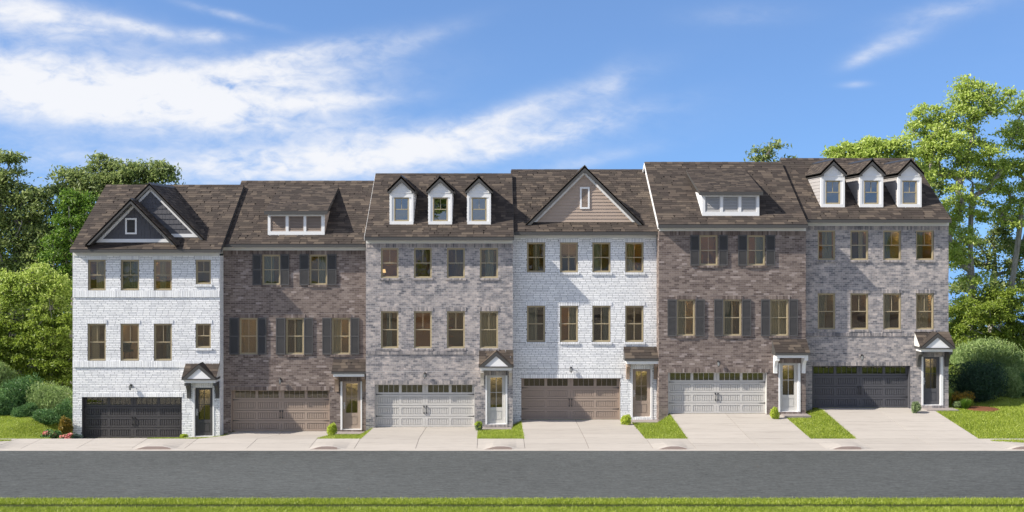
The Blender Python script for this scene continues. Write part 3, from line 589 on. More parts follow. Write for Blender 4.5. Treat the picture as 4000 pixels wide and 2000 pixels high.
    b = MB(); b.py([(xc - .07, za - .06), (xc, za + .02), (xc + .07, za - .06), (xc + .07, za - .02), (xc, za + .07), (xc - .07, za - .02)], dr - .02, back(za)); link('ridge_cap', b.mesh('ridge_cap'), 'black_iron', g)
def shed_dormer(house, h, x0, x1, ytop, ybot, fx0, fx1, fy0, fy1, ytopline, vents, vy, vmat, cheek):
    df = solve_d(ybot, h); dr = df - .2; X0, X1 = PX(x0, df), PX(x1, df); Z0, Z1 = PZ(ybot, df), PZ(ytop, df); g = link('shed_dormer', None, None, house)
    V0, V1 = PZ(vy[1], df), PZ(vy[0], df); b = MB(); b.box(X0, X1, df, df + .1, Z0, V0); b.box(X0, X1, df, df + .1, V1, Z1 + .05); e = [X0] + [PX(v, df) for p in vents for v in p] + [X1]
    for u, v in zip(e[0::2], e[1::2]): b.box(u, v, df, df + .1, V0, V1)
    link('dormer_wall', b.mesh('dormer_wall'), 'white_trim', g)
    for a, c in vents:
        a, c = PX(a, df), PX(c, df); w, hh = c - a, V1 - V0
        b = MB(); b.box(-w / 2, -w / 2 + .045, 0, .06, -hh / 2, hh / 2); b.box(w / 2 - .045, w / 2, 0, .06, -hh / 2, hh / 2); b.box(-w / 2 + .045, w / 2 - .045, 0, .06, hh / 2 - .04, hh / 2); b.box(-w / 2 + .045, w / 2 - .045, 0, .06, -hh / 2, -hh / 2 + .05)
        bb = MB(); bb.box(-w / 2 + .045, w / 2 - .045, .062, .067, -hh / 2 + .05, hh / 2 - .04); link('vent_gap_shade', bb.mesh('vent_gap_shade'), 'dark_plank', g, ((a + c) / 2, df + .025, (V0 + V1) / 2))  # dark sheet behind the slats, puts the shade of the gaps into colour
        link('vent_frame', b.mesh('vent_frame'), vmat, g, ((a + c) / 2, df + .025, (V0 + V1) / 2))
        b = MB(); n = 9; p = (hh - .1) / n; W2 = w / 2 - .045
        for i in range(n):
            z = -hh / 2 + .05 + i * p; b.hexa([(-W2, 0, z), (W2, 0, z), (W2, .05, z + p * .7), (-W2, .05, z + p * .7), (-W2, 0, z + .2 * p), (W2, 0, z + .2 * p), (W2, .05, z + p * .9), (-W2, .05, z + p * .9)])
        link('vent_louvre', b.mesh('vent_louvre'), vmat, g, ((a + c) / 2, df + .03, (V0 + V1) / 2), kind='stuff')
    for s, xx in ((-1, X0), (1, X1)):
        a_, b_ = (xx, xx + .05) if s < 0 else (xx - .05, xx); b = MB(); b.pxx([(df + .1, Z0 - .05), (df + .1, Z1 + .03), (roof_at(Z1, h) + .6, Z1 + .28)], a_, b_); link('cheek_wall', b.mesh('cheek_wall'), cheek, g)
    FX0, FX1 = PX(fx0, dr), PX(fx1, dr); ZE = PZ(fy0, dr); ZB = PZ(fy1, dr)
    # where the shed roof runs into the main roof
    dt = solve_d(ytopline, h); zt = h['ze'] + SL * (dt - h['de']) + .02
    b = MB(); b.pxx([(dr, ZE), (dr, ZB), (dr + .04, ZB), (df, ZB + .06), (dt, zt - .12), (dt, zt)], FX0, FX1); link('roof_deck', b.mesh('roof_deck'), 'charcoal_trim', g)
    b = MB(); b.box(FX0 - .01, FX1 + .01, dr - .03, dr, ZB, ZE + .005); link('fascia', b.mesh('fascia'), 'charcoal_trim', g)
    V = Vector((0, dt - dr, zt - ZE)); shingles(g, (FX0, dr - .03, ZE + .004), (1, 0, 0), V, V.length, lambda v: (0, FX1 - FX0), 0, .2, .26, .6)
def canopy(house, i, tx0, tx1, ytop, fx0, fx1, fy0, fy1, by1, brk, kind, D, bmat, apex=None):
    df = D - .70; g = link('door_canopy', None, None, house); X0, X1 = PX(fx0, df), PX(fx1, df)
    T0, T1 = PX(tx0, D), PX(tx1, D); X0, X1 = min(X0, T0), max(X1, T1) if False else PX(fx1, df)
    zt = PZ(ytop, D); z1 = PZ(fy0, df); z0 = PZ(fy1, df); zb = PZ(by1, df + .06)
    b = MB(); b.pxx([(df, z1), (df, z0), (D, z0), (D, zt)], X0, X1); link('canopy_roof', b.mesh('canopy_roof'), 'charcoal_trim' if kind != 'gable' else 'warm_white_trim', g)
    b = MB(); b.box(X0 - .01, X1 + .01, df - .03, df, z0, z1 + .01); b.box(X0 - .015, X0, df, D, z0, z0 + .1); b.box(X1, X1 + .015, df, D, z0, z0 + .1)
    link('fascia', b.mesh('fascia'), 'charcoal_trim', g)
    V = Vector((0, D - df, zt - z1)); shingles(g, (X0, df - .03, z1 + .004), (1, 0, 0), V, V.length, lambda v: (0, X1 - X0), 60, .2, .3, .6)
    b = MB(); b.box(X0 + .08, X1 - .08, df + .05, df + .16, zb, z0 - .003); b.box(X0 + .08, X0 + .17, df + .16, D, zb, z0 - .003); b.box(X1 - .17, X1 - .08, df + .16, D, zb, z0 - .003); b.box(X0 + .171, X1 - .171, df + .16, D, z0 - .03, z0 - .004)
    link('beam', b.mesh('beam'), 'white_trim', g)
    if kind == 'gable':
        xc = (X0 + X1) / 2; za = PZ(apex, df); hw = (X1 - X0) / 2; zz = z0 + .06; mm = (za - zz) / hw; b = MB()
        for s in (-1, 1): b.py([(xc, za), (xc + s * hw, zz), (xc + s * (hw - .26), zz), (xc, za - .26 * mm)], df - .10, df - .031)
        b.box(xc - hw, xc + hw, df - .101, df - .031, z0, zz - .001); link('gable_trim', b.mesh('gable_trim'), 'charcoal_trim', g)
        b = MB(); b.py([(xc - hw + .2, zz), (xc + hw - .2, zz), (xc, za - .2 * mm)], df - .055, df - .032); link('gable_panel', b.mesh('gable_panel'), 'white_trim', g)
        b = MB(); db = df + (za - z1) / ((zt - z1) / (D - df)); db = min(db, D)
        for s in (-1, 1):
            fo = max(z1, zz); B = (xc + s * hw, df - .10, zz + .0); b.hexa([(xc, df - .10, za - .02), (B[0], B[1], B[2] - .02), (B[0], df + .02, B[2] - .02), (xc, db, za - .02), (xc, df - .10, za + .025), (B[0], B[1], B[2] + .025), (B[0], df + .02, B[2] + .025), (xc, db, za + .025)])
        link('gable_roof', b.mesh('gable_roof'), 'shingle', g)
    for (a, c) in brk:
        a, c = PX(a, D - .35), PX(c, D - .35); w = min(.17, c - a); m_ = (a + c) / 2; y = D; L_ = .60; hh = zb - PZ(brk_bot[i], D - .1)
        pts = [(y, zb), (y - L_, zb), (y - L_, zb - .14), (y - L_ + .07, zb - .15)]
        for k in range(1, 6):
            a_ = k / 6 * math.pi / 2; pts.append((y - .16 - (L_ - .24) * (1 - math.sin(a_)), zb - .15 - (hh - .27) * (1 - math.cos(a_))))
        pts += [(y - .15, zb - hh + .08), (y - .15, zb - hh), (y, zb - hh)]
        b = MB(); b.pxx(pts, m_ - w / 2, m_ + w / 2); link('bracket', b.mesh('bracket'), bmat, g)
brk_bot = [1555, 1529, 1506, 1481, 1458, 1432]
HD = [
 dict(x=(285, 858), eave=(274, 863, 974.5, 987, 999), ridge=727, brick='wbrick', mortar='mortar_white_shade', side='side_white', g=(320, 710.6, 1551, 1715), door=(760.5, 831, 1514.6, 1706), dt=(752, 837), gm='dark_door', dm='dark_door', brk='charcoal_trim',
      up=[(343.6, 413), (471.7, 543.5), (600.5, 671), (764.5, 824)], uy=(1015, 1134), lo=[(342, 413.5), (471, 543), (601, 671.5), (764, 824)], ly=(1264.5, 1409), lantern=(512.5, 1507)),
 dict(x=(862, 1431), eave=(865, 1431, 954, 966, 978), ridge=709, brick='bbrick', mortar='mortar_brown', side='side_brown', g=(901.7, 1289, 1525, 1689), door=(1337, 1408.5, 1490, 1679), dt=(1330, 1414.5), gm='taupe_door', dm='taupe_door', brk='taupe_bracket',
      up=[(1024, 1094.7), (1208.5, 1278)], uy=(995, 1113), lo=[(935, 1006), (1116, 1187), (1295.6, 1368)], ly=(1242, 1384.7), lantern=(1096, 1484)),
 dict(x=(1430, 2002.5), eave=(1424, 2006.5, 926, 939, 951), ridge=682, brick='gbrick', mortar='mortar_grey', side='side_grey', g=(1463.7, 1855.6, 1502, 1671.5), door=(1902.5, 1974.5, 1466.5, 1658), dt=(1896, 1982), gm='pale_grey_door', dm='pale_grey_door', brk='beige_bracket',
      up=[(1487.5, 1557), (1616.4, 1686.8), (1745, 1816), (1874, 1945.7)], uy=(968.6, 1086.4), lo=[(1487.5, 1557), (1616.4, 1686.8), (1745, 1816), (1874, 1945.7)], ly=(1215.7, 1360.7), lantern=(1659.3, 1461)),
 dict(x=(2002, 2572), eave=(2004, 2572, 905.5, 918.8, 930), ridge=665, brick='wbrick', mortar='mortar_white_shade', side='side_white', g=(2036, 2423.4, 1477.6, 1644), door=(2471.3, 2541.4, 1442, 1631), dt=(2464.8, 2549), gm='taupe_door', dm='taupe_door', brk='taupe_bracket',
      up=[(2058, 2129.5), (2187, 2257.7), (2313.6, 2385), (2442, 2514)], uy=(947, 1064), lo=[(2058, 2129.5), (2187, 2257.7), (2313.6, 2385), (2442, 2514)], ly=(1194.4, 1336), lantern=(2230, 1439)),
 dict(x=(2574, 3147), eave=(2571, 3155.6, 877, 891, 902.5), ridge=637, brick='bbrick', mortar='mortar_brown', side='side_brown', g=(2609.4, 2997, 1455.4, 1620), door=(3047, 3117, 1418.5, 1609), dt=(3040.5, 3126.6), gm='pale_grey_door', dm='pale_grey_door', brk='white_trim',
      up=[(2732, 2804), (2918.6, 2989)], uy=(919, 1037), lo=[(2643.6, 2715), (2825, 2896.4), (3007.9, 3080)], ly=(1170, 1312), lantern=(2804.8, 1415)),
 dict(x=(3146, 3705), eave=(3149, 3715.7, 857.7, 870, 882.5), ridge=622, brick='gbrick', mortar='mortar_grey', side='side_grey', g=(3172, 3556, 1429, 1597), door=(3606, 3674, 1393.6, 1583.6), dt=(3599, 3684), gm='charcoal_grey_door', dm='charcoal_grey_door', brk='charcoal_trim',
      up=[(3194, 3263), (3321.8, 3392), (3450, 3520), (3578, 3648)], uy=(900, 1016), lo=[(3194, 3263), (3321.8, 3392), (3450, 3520), (3578, 3648)], ly=(1146, 1287.5), lantern=(3365, 1391)),
]
LAB = ['white painted brick townhouse at the left end with charcoal garage door and two gables',
       'brown brick townhouse with dark shutters, taupe garage door and dark brown dormer vents',
       'grey brick townhouse with three white dormers and a pale grey garage door',
       'white painted brick townhouse with one large taupe gable and taupe garage door',
       'brown brick townhouse with dark shutters, pale grey garage door and white porch brackets',
       'grey brick townhouse at the right end with dark grey garage door and three dormers']
SH = {1: ([(987, 1022), (1095.7, 1130.6), (1171, 1207), (1279, 1315)], (993, 1114), [(897, 933.5), (1007, 1042), (1078.6, 1115.5), (1188, 1223), (1259.7, 1295), (1369.7, 1404)], (1241, 1385)),
      4: ([(2696, 2731), (2807, 2842), (2882, 2917.5), (2991.8, 3026.8)], (918, 1038), [(2607, 2643), (2716, 2752), (2789, 2824.6), (2897.5, 2933.6), (2972, 3007), (3081, 3116)], (1169, 1313))}
WINPAL = [[('room_brown', .3), ('room_grey', .2), ('room_cream', .2), ('room_olive', .2)], [('room_olive', .3), ('room_cream', .05), ('room_olive', .3), ('room_olive', .2)],
          [('room_olive', .3), ('room_olive', .05)], [('room_cream', .3), ('room_olive', .3), ('room_cream', .3)],
          [('room_warm', -.2), ('room_brown', .3), ('room_brown', .3), ('room_olive', .25)], [('room_olive', .35), ('room_warm', -.15), ('room_olive', .3), ('room_cream', .3)],
          [('room_olive', .3), ('room_cream', .1), ('room_olive', .3), ('room_warm', .1)], [('room_dark', .3), ('room_warm', .3), ('room_dark', .3), ('room_olive', .3)],
          [('room_warm', .3), ('room_warm', .3)], [('room_cream', .3), ('room_olive', .3), ('room_cream', .3)],
          [('room_warm', -.1), ('room_brown', .3), ('room_cream', .2), ('room_warm', .3)], [('room_olive', .3), ('room_brown', .3), ('room_olive', .3), ('room_cream', .3)]]
houses = []
for i, h in enumerate(HD):
    D = 56.0 if i % 2 == 0 else 56.75; h['D'] = D; X = lambda p: PX(p, D); Z = lambda p: PZ(p, D)
    x0, x1 = X(h['x'][0]), X(h['x'][1]); zg = BASE[i]
    hs = empty('townhouse', ((x0 + x1) / 2, D, zg)); tag(hs, LAB[i], 'house', 'townhouses in a stepped row'); houses.append(hs)
    de = D - OH; h['de'] = de; h['ze'] = PZ(h['eave'][2], de); h['dr'] = de + 5.13; h['zr'] = h['ze'] + 5.13 * SL
    zfr1 = PZ(h['eave'][3], D); zfr0 = PZ(h['eave'][4], D)
    mort = h['mortar']; bm = h['brick']; white = bm == 'wbrick'; opens = []
    wins = [(a, b, h['uy'][0], h['uy'][1]) for a, b in h['up']] + [(a, b, h['ly'][0], h['ly'][1]) for a, b in h['lo']]
    if i == 0: wins[3] = wins[3][:3] + (1110,); wins[7] = wins[7][:3] + (1359.5,)
    wr = [(X(a), X(b), Z(d), Z(c)) for a, b, c, d in wins]; gx0, gx1, gz1, gz0 = X(h['g'][0]), X(h['g'][1]), Z(h['g'][2]), zg + .03
    dx0, dx1, dz1, dz0 = X(h['dt'][0]), X(h['dt'][1]), Z(h['door'][2]), Z(h['door'][3]); h['dz0'] = dz0
    opens = wr + [(gx0, gx1, gz0 - .5, gz1), (dx0, dx1, dz0, dz1)]
    # wall backing with its openings, sides and back
    zb = zg - .6; xsN = sorted({x0, x1} | {o[k] for o in opens for k in (0, 1)}); zsN = sorted({zb, zfr0} | {o[k] for o in opens for k in (2, 3) if zb < o[k] < zfr0}); b = MB()
    for a, c in zip(xsN, xsN[1:]):
        for e, f in zip(zsN, zsN[1:]):
            mx_, mz_ = (a + c) / 2, (e + f) / 2
            if not any(o[0] < mx_ < o[1] and o[2] < mz_ < o[3] for o in opens): b.quad((a, D, e), (c, D, e), (c, D, f), (a, D, f))
    for o in opens:
        r = .34 if o[1] - o[0] > 3 else .14; a, c, e, f = o[0], o[1], max(o[2], zb), o[3]
        b.quad((a, D, e), (a, D + r, e), (a, D + r, f), (a, D, f)); b.quad((c, D, e), (c, D, f), (c, D + r, f), (c, D + r, e)); b.quad((a, D, f), (a, D + r, f), (c, D + r, f), (c, D, f)); b.quad((a, D, e), (c, D, e), (c, D + r, e), (a, D + r, e))
    wall = link('wall', b.mesh('wall', False), mort, hs)
    yb_ = h['dr'] + 4.7; b = MB(); b.quad((x0, D + .001, zb), (x0, yb_, zb), (x0, yb_, zfr0 + .1), (x0, D + .001, zfr0 + .1)); b.quad((x1, D + .001, zb), (x1, yb_, zb), (x1, yb_, zfr0 + .1), (x1, D + .001, zfr0 + .1)); b.quad((x0, yb_, zb), (x1, yb_, zb), (x1, yb_, zfr0 + .1), (x0, yb_, zfr0 + .1))
    link('side_wall', b.mesh('side_wall', False), h['side'], hs)
    # brick courses
    spec = []; holes = list(opens)
    def sold(a, c, z0, z1, pr): 
        global spec
        spec += soldier(a, c, z0, z1, D, pr); holes.append((a, c, z0, z1))
    e5 = .06
    zt = Z(h['eave'][4])
    if white:
        for k, w in enumerate(wr): sold(w[0] - e5, w[1] + e5, w[3] + .004, w[3] + .20, .03)
    else:
        sold(x0, x1, zt - .21, zt, .03)
        for k, w in enumerate(wr):
            if k >= len(h['up']): sold(w[0] - e5, w[1] + e5, w[3] + .004, w[3] + .205, .035)
    if i == 0:
        sold(x0, x1, Z(1161), Z(1134.6), .06); sold(x0, x1, Z(1434), Z(1409.6), .06)
        for k in (3, 7): sold(wr[k][0] - e5, wr[k][1] + e5, wr[k][2] - .12, wr[k][2] - .004, .07)
    else:
        for k, w in enumerate(wr): sold(w[0] - e5, w[1] + e5, w[2] - .11, w[2] - .004, .07)
    if i == 2: sold(x0, x1, Z(1384.6), Z(1369.6), .05)
    if i == 5: sold(x0, x1, Z(1313), Z(1298), .05)
    sold(gx0 - e5, gx1 + e5, gz1 + .003, gz1 + .205, .03); sold(dx0, dx1, dz1 + .003, dz1 + .21, .02)
    if i: sold(dx0, dx1, dz0 - .13, dz0 - .003, .04)
    bl, rh, jt = (.335, .088, .05) if white else ((.255, .094, .0) if bm == 'bbrick' else (.235, .094, .0))
    rb = running_bond(x0, x1, zb + .2, zt, D, holes, bl, rh, .016 if white else .012, jt)
    sides = []
    if i % 2 == 0:                                     # bricks on the returns that stand proud of the neighbours
        for xx, s in ((x0, -1), (x1, 1)):
            z = zt; k = 0
            while z > zb + .2:
                q = D + .0 - (.1 if k % 2 else 0)
                while q < D + .78:
                    y0_, y1_ = max(q, D - .01), min(q + bl - .012, D + .8)
                    if y1_ - y0_ > .03: sides.append((xx - .012 if s < 0 else xx + .0, xx if s < 0 else xx + .012, y0_, y1_, z - rh + .013, z))
                    q += bl
                z -= rh; k += 1
    bricks(wall, spec + rb, bm)
    if sides:
        R = np.array(sides); ix = np.array([[0, 2, 4], [1, 2, 4], [1, 3, 4], [0, 3, 4], [0, 2, 5], [1, 2, 5], [1, 3, 5], [0, 3, 5]]); Vv = R[:, ix].reshape(-1, 3)
        fq = np.array([[4, 5, 6, 7], [0, 3, 2, 1], [0, 1, 5, 4], [1, 2, 6, 5], [2, 3, 7, 6], [3, 0, 4, 7]]); Fq = (fq[None] + 8 * np.arange(len(R))[:, None, None]).reshape(-1, 4)
        link('brick', np_mesh('return_bricks', Vv, Fq, np.repeat(rng.random(len(R)) * .98 + .01, 6)), bm, wall, kind='stuff')
    # windows, rooms
    nu = len(h['up']); yw = D + .075
    for k, w in enumerate(wr):
        window(hs, w[0] + .004, w[1] - .004, w[2] + .004, w[3] - .004, yw, i in (1, 3, 4))
        rm, lit = (WINPAL[2 * i][k] if k < nu else WINPAL[2 * i + 1][k - nu]); room(hs, w[0], w[1], w[2], w[3], yw, rm, lit)
    garage(hs, gx0, gx1, gz0, gz1, D, h['gm'], i == 0, 'bright_metal' if i == 5 and False else 'black_iron')
    lx0, lx1 = X(h['door'][0]), X(h['door'][1]); front_door(hs, lx0 + .012, lx1 - .012, dz0 + .03, dz1 - .012, D, h['dm'])
    b = MB(); b.box(dx0 + .003, lx0, D - .03, D + .16, dz0 + .003, dz1 - .003); b.box(lx1, dx1 - .003, D - .03, D + .16, dz0 + .003, dz1 - .003); b.box(lx0 + .001, lx1 - .001, D + .0, D + .2, dz0 + .003, dz0 + .028)
    link('door_casing', b.mesh('door_casing'), 'white_trim', hs)
    lantern(hs, X(h['lantern'][0]), Z(h['lantern'][1]), D)
    if i in SH:
        u, uy, lo, ly = SH[i]
        for a, c in u: shutter(hs, X(a), X(c), Z(uy[1]), Z(uy[0]), D - .025)
        for a, c in lo: shutter(hs, X(a), X(c), Z(ly[1]), Z(ly[0]), D - .025)
    # eaves and main roof
    ex0, ex1 = PX(h['eave'][0], de), PX(h['eave'][1], de); ze = h['ze']; zfb = PZ(h['eave'][3], de)
    if i in (1, 3): ex0, ex1 = x0 + .0, x1 - .0
    b = MB(); b.box(x0 + .002, x1 - .002, D - .05, D + .02, zfr0, zfr1 + .12); link('frieze_board', b.mesh('frieze_board'), 'warm_white_trim', hs)
    b = MB(); b.box(ex0, ex1, de - .03, de, zfb, ze + .012); b.box(ex0, ex1, de, D - .05, zfb + .02, zfb + .045); link('eave_fascia', b.mesh('eave_fascia'), 'charcoal_trim', hs)
    rx0, rx1 = ex0 + .01, ex1 - .01; b = MB(); b.pxx([(de, ze), (de, ze - .12), (h['dr'], h['zr'] - .14), (h['dr'] + 5.1, ze - .12), (h['dr'] + 5.1, ze), (h['dr'], h['zr'])], rx0, rx1)
    roof = link('roof', b.mesh('roof'), 'roof_felt', hs)
    V = Vector((0, 1, SL)); shingles(roof, (rx0 - .01, de - .035, ze + .004), (1, 0, 0), V, 5.13 * SC, lambda v: (0, rx1 - rx0 + .02), 300, .203)
    b = MB(); q = rx0
    while q < rx1:
        q2 = min(q + .3, rx1); z_ = h['zr'] + random.uniform(0, .006); b.pxx([(h['dr'] - .16, z_ - .075), (h['dr'], z_ + .03), (h['dr'] + .16, z_ - .075), (h['dr'] + .16, z_ - .045), (h['dr'], z_ + .06), (h['dr'] - .16, z_ - .045)], q, q2 - .006, random.uniform(.01, .6)); q = q2
    link('ridge_cap', b.mesh('ridge_cap'), 'shingle', roof, kind='stuff')
    # gable end walls and rake boards
    for s, xx, rx in ((-1, x0, ex0), (1, x1, ex1)):
        b = MB(); a_, c_ = (xx, xx + .05) if s < 0 else (xx - .05, xx); b.pxx([(D + .03, zfr0), (D + .03, ze + SL * OH - .15), (h['dr'], h['zr'] - .16), (yb_, zfr0 + .1), (yb_, zfr0)], a_, c_); link('gable_end', b.mesh('gable_end'), 'white_trim' if not white else 'warm_white_trim', hs)
        b = MB(); a_, c_ = (rx - .02, rx + .012) if s < 0 else (rx - .012, rx + .02); b.pxx([(de, ze - .01), (de, ze - .17), (h['dr'], h['zr'] - .19), (h['dr'], h['zr'] - .01)], a_, c_); b.pxx([(h['dr'] + .001, h['zr'] - .01), (h['dr'] + .001, h['zr'] - .19), (h['dr'] + 5.1, ze - .17), (h['dr'] + 5.1, ze - .01)], a_, c_)
        link('rake_board', b.mesh('rake_board'), 'white_trim' if s < 0 and i in (2, 4) else 'charcoal_trim', hs)
    # step at the door
h = HD
gable(houses[0], h[0], (583, 716), 219, 937, 929, 'grey_shake', .255, .23, .17, .28, None)
gable(houses[0], h[0], (510, 777), 179, 957, 949, 'grey_shake', .255, .23, .17, .62, (491, 536, 852, 915, .085, 'charcoal_trim'))
gable(houses[3], h[3], (2284, 648), 232, 879, 870, 'taupe_siding', .17, .28, .14, .30, (2265, 2302.6, 731, 816, .085, 'taupe_door'), False)
for a, b_, w0, w1, r0, r1 in ((1522, 1614.4, 1539, 1597.5, 1513.5, 1621), (1673, 1765.7, 1690.5, 1749.5, 1665, 1773), (1825, 1917, 1841.5, 1901, 1817, 1925)):
    gable_dormer(houses[2], h[2], a, b_, 753.7, 879.7, 688, 754, r0, r1, (w0, w1, 771, 864), 'white_trim')
for a, b_, w0, w1 in ((3207, 3300, 3225, 3283), (3357.5, 3450.3, 3375.5, 3433), (3507.5, 3600, 3525.5, 3583)):
    gable_dormer(houses[5], h[5], a, b_, 688, 812.6, 622, 688, a - 2.5, b_ + 9, (w0, w1, 705, 797), 'grey_siding')
shed_dormer(houses[1], h[1], 1046, 1267.6, 840, 921, 1033, 1278.5, 825, 838.4, 734, ((1056.5, 1116), (1127, 1186), (1196, 1255)), (844, 903.6), 'taupe_door', 'taupe_siding')
shed_dormer(houses[4], h[4], 2743, 2966, 763.5, 846, 2732.6, 2980, 750, 762.7, 665, ((2754.4, 2813.7), (2824, 2885), (2895.6, 2955)), (768, 828), 'grey_louvre', 'white_trim')
canopy(houses[0], 0, 726, 860, 1418.7, 711, 846, 1473, 1484, 1496, ((720, 744), (832, 856)), 'gable', 56, 'charcoal_trim', 1421)
canopy(houses[1], 1, 1303, 1427, 1404, 1298, 1429, 1452, 1460, 1471, ((1306, 1322), (1414, 1428)), 'shed', 56.75, 'taupe_bracket')
canopy(houses[2], 2, 1872, 2005, 1369, 1871, 2005.5, 1424, 1435.5, 1447, ((1877, 1890), (1988, 1999.5)), 'gable', 56, 'beige_bracket', 1372.4)
canopy(houses[3], 3, 2442, 2570, 1354.7, 2442, 2579, 1401, 1410, 1421.5, ((2448, 2462), (2556, 2572)), 'shed', 56.75, 'taupe_bracket')
canopy(houses[4], 4, 3018, 3150, 1326, 3029, 3164.5, 1378, 1387, 1398, ((3023, 3045), (3133, 3156)), 'shed', 56, 'white_trim')
canopy(houses[5], 5, 3578, 3703.6, 1298, 3592, 3729, 1351.4, 1363, 1374, ((3583, 3609), (3693, 3720)), 'gable', 56.75, 'charcoal_trim', 1300)
for i, (a, b_) in enumerate([(752, 850), (1312, 1425), (1882, 1998), (2462, 2571), (3050, 3152), (3600, 3722)]):
    D = HD[i]['D']; zt = HD[i]['dz0'] - (.135 if i else .0); b = MB(); b.box(PX(a, D), PX(b_, D), D - .75, D + .02, BASE[i] - .3, max(zt, BASE[i] + .06)); st = link('door_step', b.mesh('door_step'), 'step_concrete', houses[i])
exec_plants = True
# ------------------------------------------------------------------ plants
THIN = 1.0
def leaves(P, size, aspect, up=.55, elong=None, nrm_bias=None):
    """one folded leaf (two triangles) per point"""
    P = P[rng.random(len(P)) < THIN]; n = len(P); a = rng.normal(size=(n, 3)); a /= np.linalg.norm(a, axis=1)[:, None]
    if elong is not None: a = a * (1 - elong[1]) + np.array(elong[0]) * elong[1]; a /= np.linalg.norm(a, axis=1)[:, None]
    nz = rng.normal(size=(n, 3)) * .6 + np.array([-.35, -.5, up * 1.7]); b = np.cross(nz, a); b /= np.linalg.norm(b, axis=1)[:, None] + 1e-9
    nn_ = np.cross(a, b); L_ = (size * rng.uniform(.6, 1.25, n))[:, None]; w = L_ * aspect
    p0 = P - a * L_ / 2; p2 = P + a * L_ / 2 - nn_ * L_ * .12; p1 = P + b * w / 2 + nn_ * w * .15; p3 = P - b * w / 2 + nn_ * w * .15
    V = np.stack([p0, p1, p2, p3], 1).reshape(-1, 3); i = 4 * np.arange(n)[:, None]; Fq = np.concatenate([i + [0, 1, 2], i + [0, 2, 3]], 1).reshape(-1, 3); return V, Fq
def crown_points(cl, n, r, flat=.55):
    P = []
    for c in cl:
        k = int(n * rng.uniform(.6, 1.3)); q = rng.normal(size=(k, 3)) * r * .43 * rng.uniform(.75, 1.25); q[:, 2] *= flat
        q[:, 2] -= .18 * (q[:, 0] ** 2 + q[:, 1] ** 2) / r; P.append(c + q)
    return np.concatenate(P)
TREE = {}
def tree(name, label, d, px, base_z, ells, nclump, nleaf, cr, lsize, mat, trunk_r=.22, top=None, group=None, lean=0, aspect=.5, flat=.5, cat='tree'):
    """ells: crown ellipsoids (px, py, rx_px, ry_px, depth offset, weight). Branches join every leaf clump to the trunk."""
    x = PX(px, d); s = d / F; o = empty(name, (x, d, base_z)); tag(o, label, cat, group)
    cl = []; wts = np.array([e[5] for e in ells], float); wts /= wts.sum()
    for e, w in zip(ells, wts):
        k = max(1, int(round(nclump * w))); cx_, cz_ = PX(e[0], d) - x, PZ(e[1], d) - base_z; rx, rz = e[2] * s, e[3] * s; ry = e[6] if len(e) > 6 else max(rx, rz) * .6
        c = np.array([cx_, e[4], cz_]); got = []
        for _ in range(k * 30):
            q = rng.normal(size=3); q /= np.linalg.norm(q); q *= rng.random() ** .38; p = c + q * (rx, ry, rz)
            if p[2] < .3: continue
            if all(((p - g) ** 2).sum() > (cr * .72) ** 2 for g in got): got.append(p)
            if len(got) >= k: break
        cl += got
    cl = np.array(cl); top = top if top is not None else cl[:, 2].max() * .8
    nodes = []; par = []; nt_ = 14
    for k in range(nt_): t = k / (nt_ - 1); nodes.append(np.array([lean * t + .15 * math.sin(t * 5 + px), .1 * math.cos(t * 4 + px), top * t])); par.append(k - 1)
    ntr = len(nodes); order = np.argsort(((cl - np.array([lean * .5, 0, top * .6])) ** 2).sum(1)); tips = []
    for j in order:
        p = cl[j]; A = np.array(nodes); dv = p - A; dist = np.linalg.norm(dv, axis=1); cost = dist + np.where(dv[:, 2] < .25 * dist, (.25 * dist - dv[:, 2]) * 2.0, 0) + np.where(A[:, 2] < .22 * top, 6, 0)
        q = int(np.argmin(cost)); m_ = (nodes[q] + p) / 2 + rng.normal(size=3) * dist[q] * .07; m_[2] -= .05 * dist[q]
        nodes.append(m_); par.append(q); nodes.append(p); par.append(len(nodes) - 2); tips.append(len(nodes) - 1)
    cnt = np.zeros(len(nodes))
    for t in tips: cnt[t] += 1
    for k in range(len(nodes) - 1, 0, -1): cnt[par[k]] += cnt[k]
    rad = trunk_r * np.maximum(cnt / max(cnt[0], 1), 1e-4) ** .42; rad = np.maximum(rad, .012); b = MB()
    for k in range(1, len(nodes)):
        q = par[k]; r0, r1 = rad[q], rad[k]
        if k >= ntr: r0 = min(r0, rad[k] * 1.35)
        else: r0 = r0 * (1.25 if k == 1 else 1)
        b.tube(nodes[q], nodes[k], r0, r1, 7 if r0 > .08 else 4)
    tr = link('trunk', b.mesh('trunk', False), 'bark', o); tr.matrix_parent_inverse = Matrix(); 
    P = crown_points(cl, nleaf * 1.0, cr * 1.05, flat); lsize *= 1.0; V, Fq = leaves(P, lsize, aspect); n = len(P)
    sh = np.repeat(np.clip(rng.normal(.5, .24, n) + .0, .01, .99), 2)
    cr_ = link('crown', np_mesh('crown', V, Fq, sh), mat, o); cr_.matrix_parent_inverse = Matrix()
    TREE[label] = o; return o
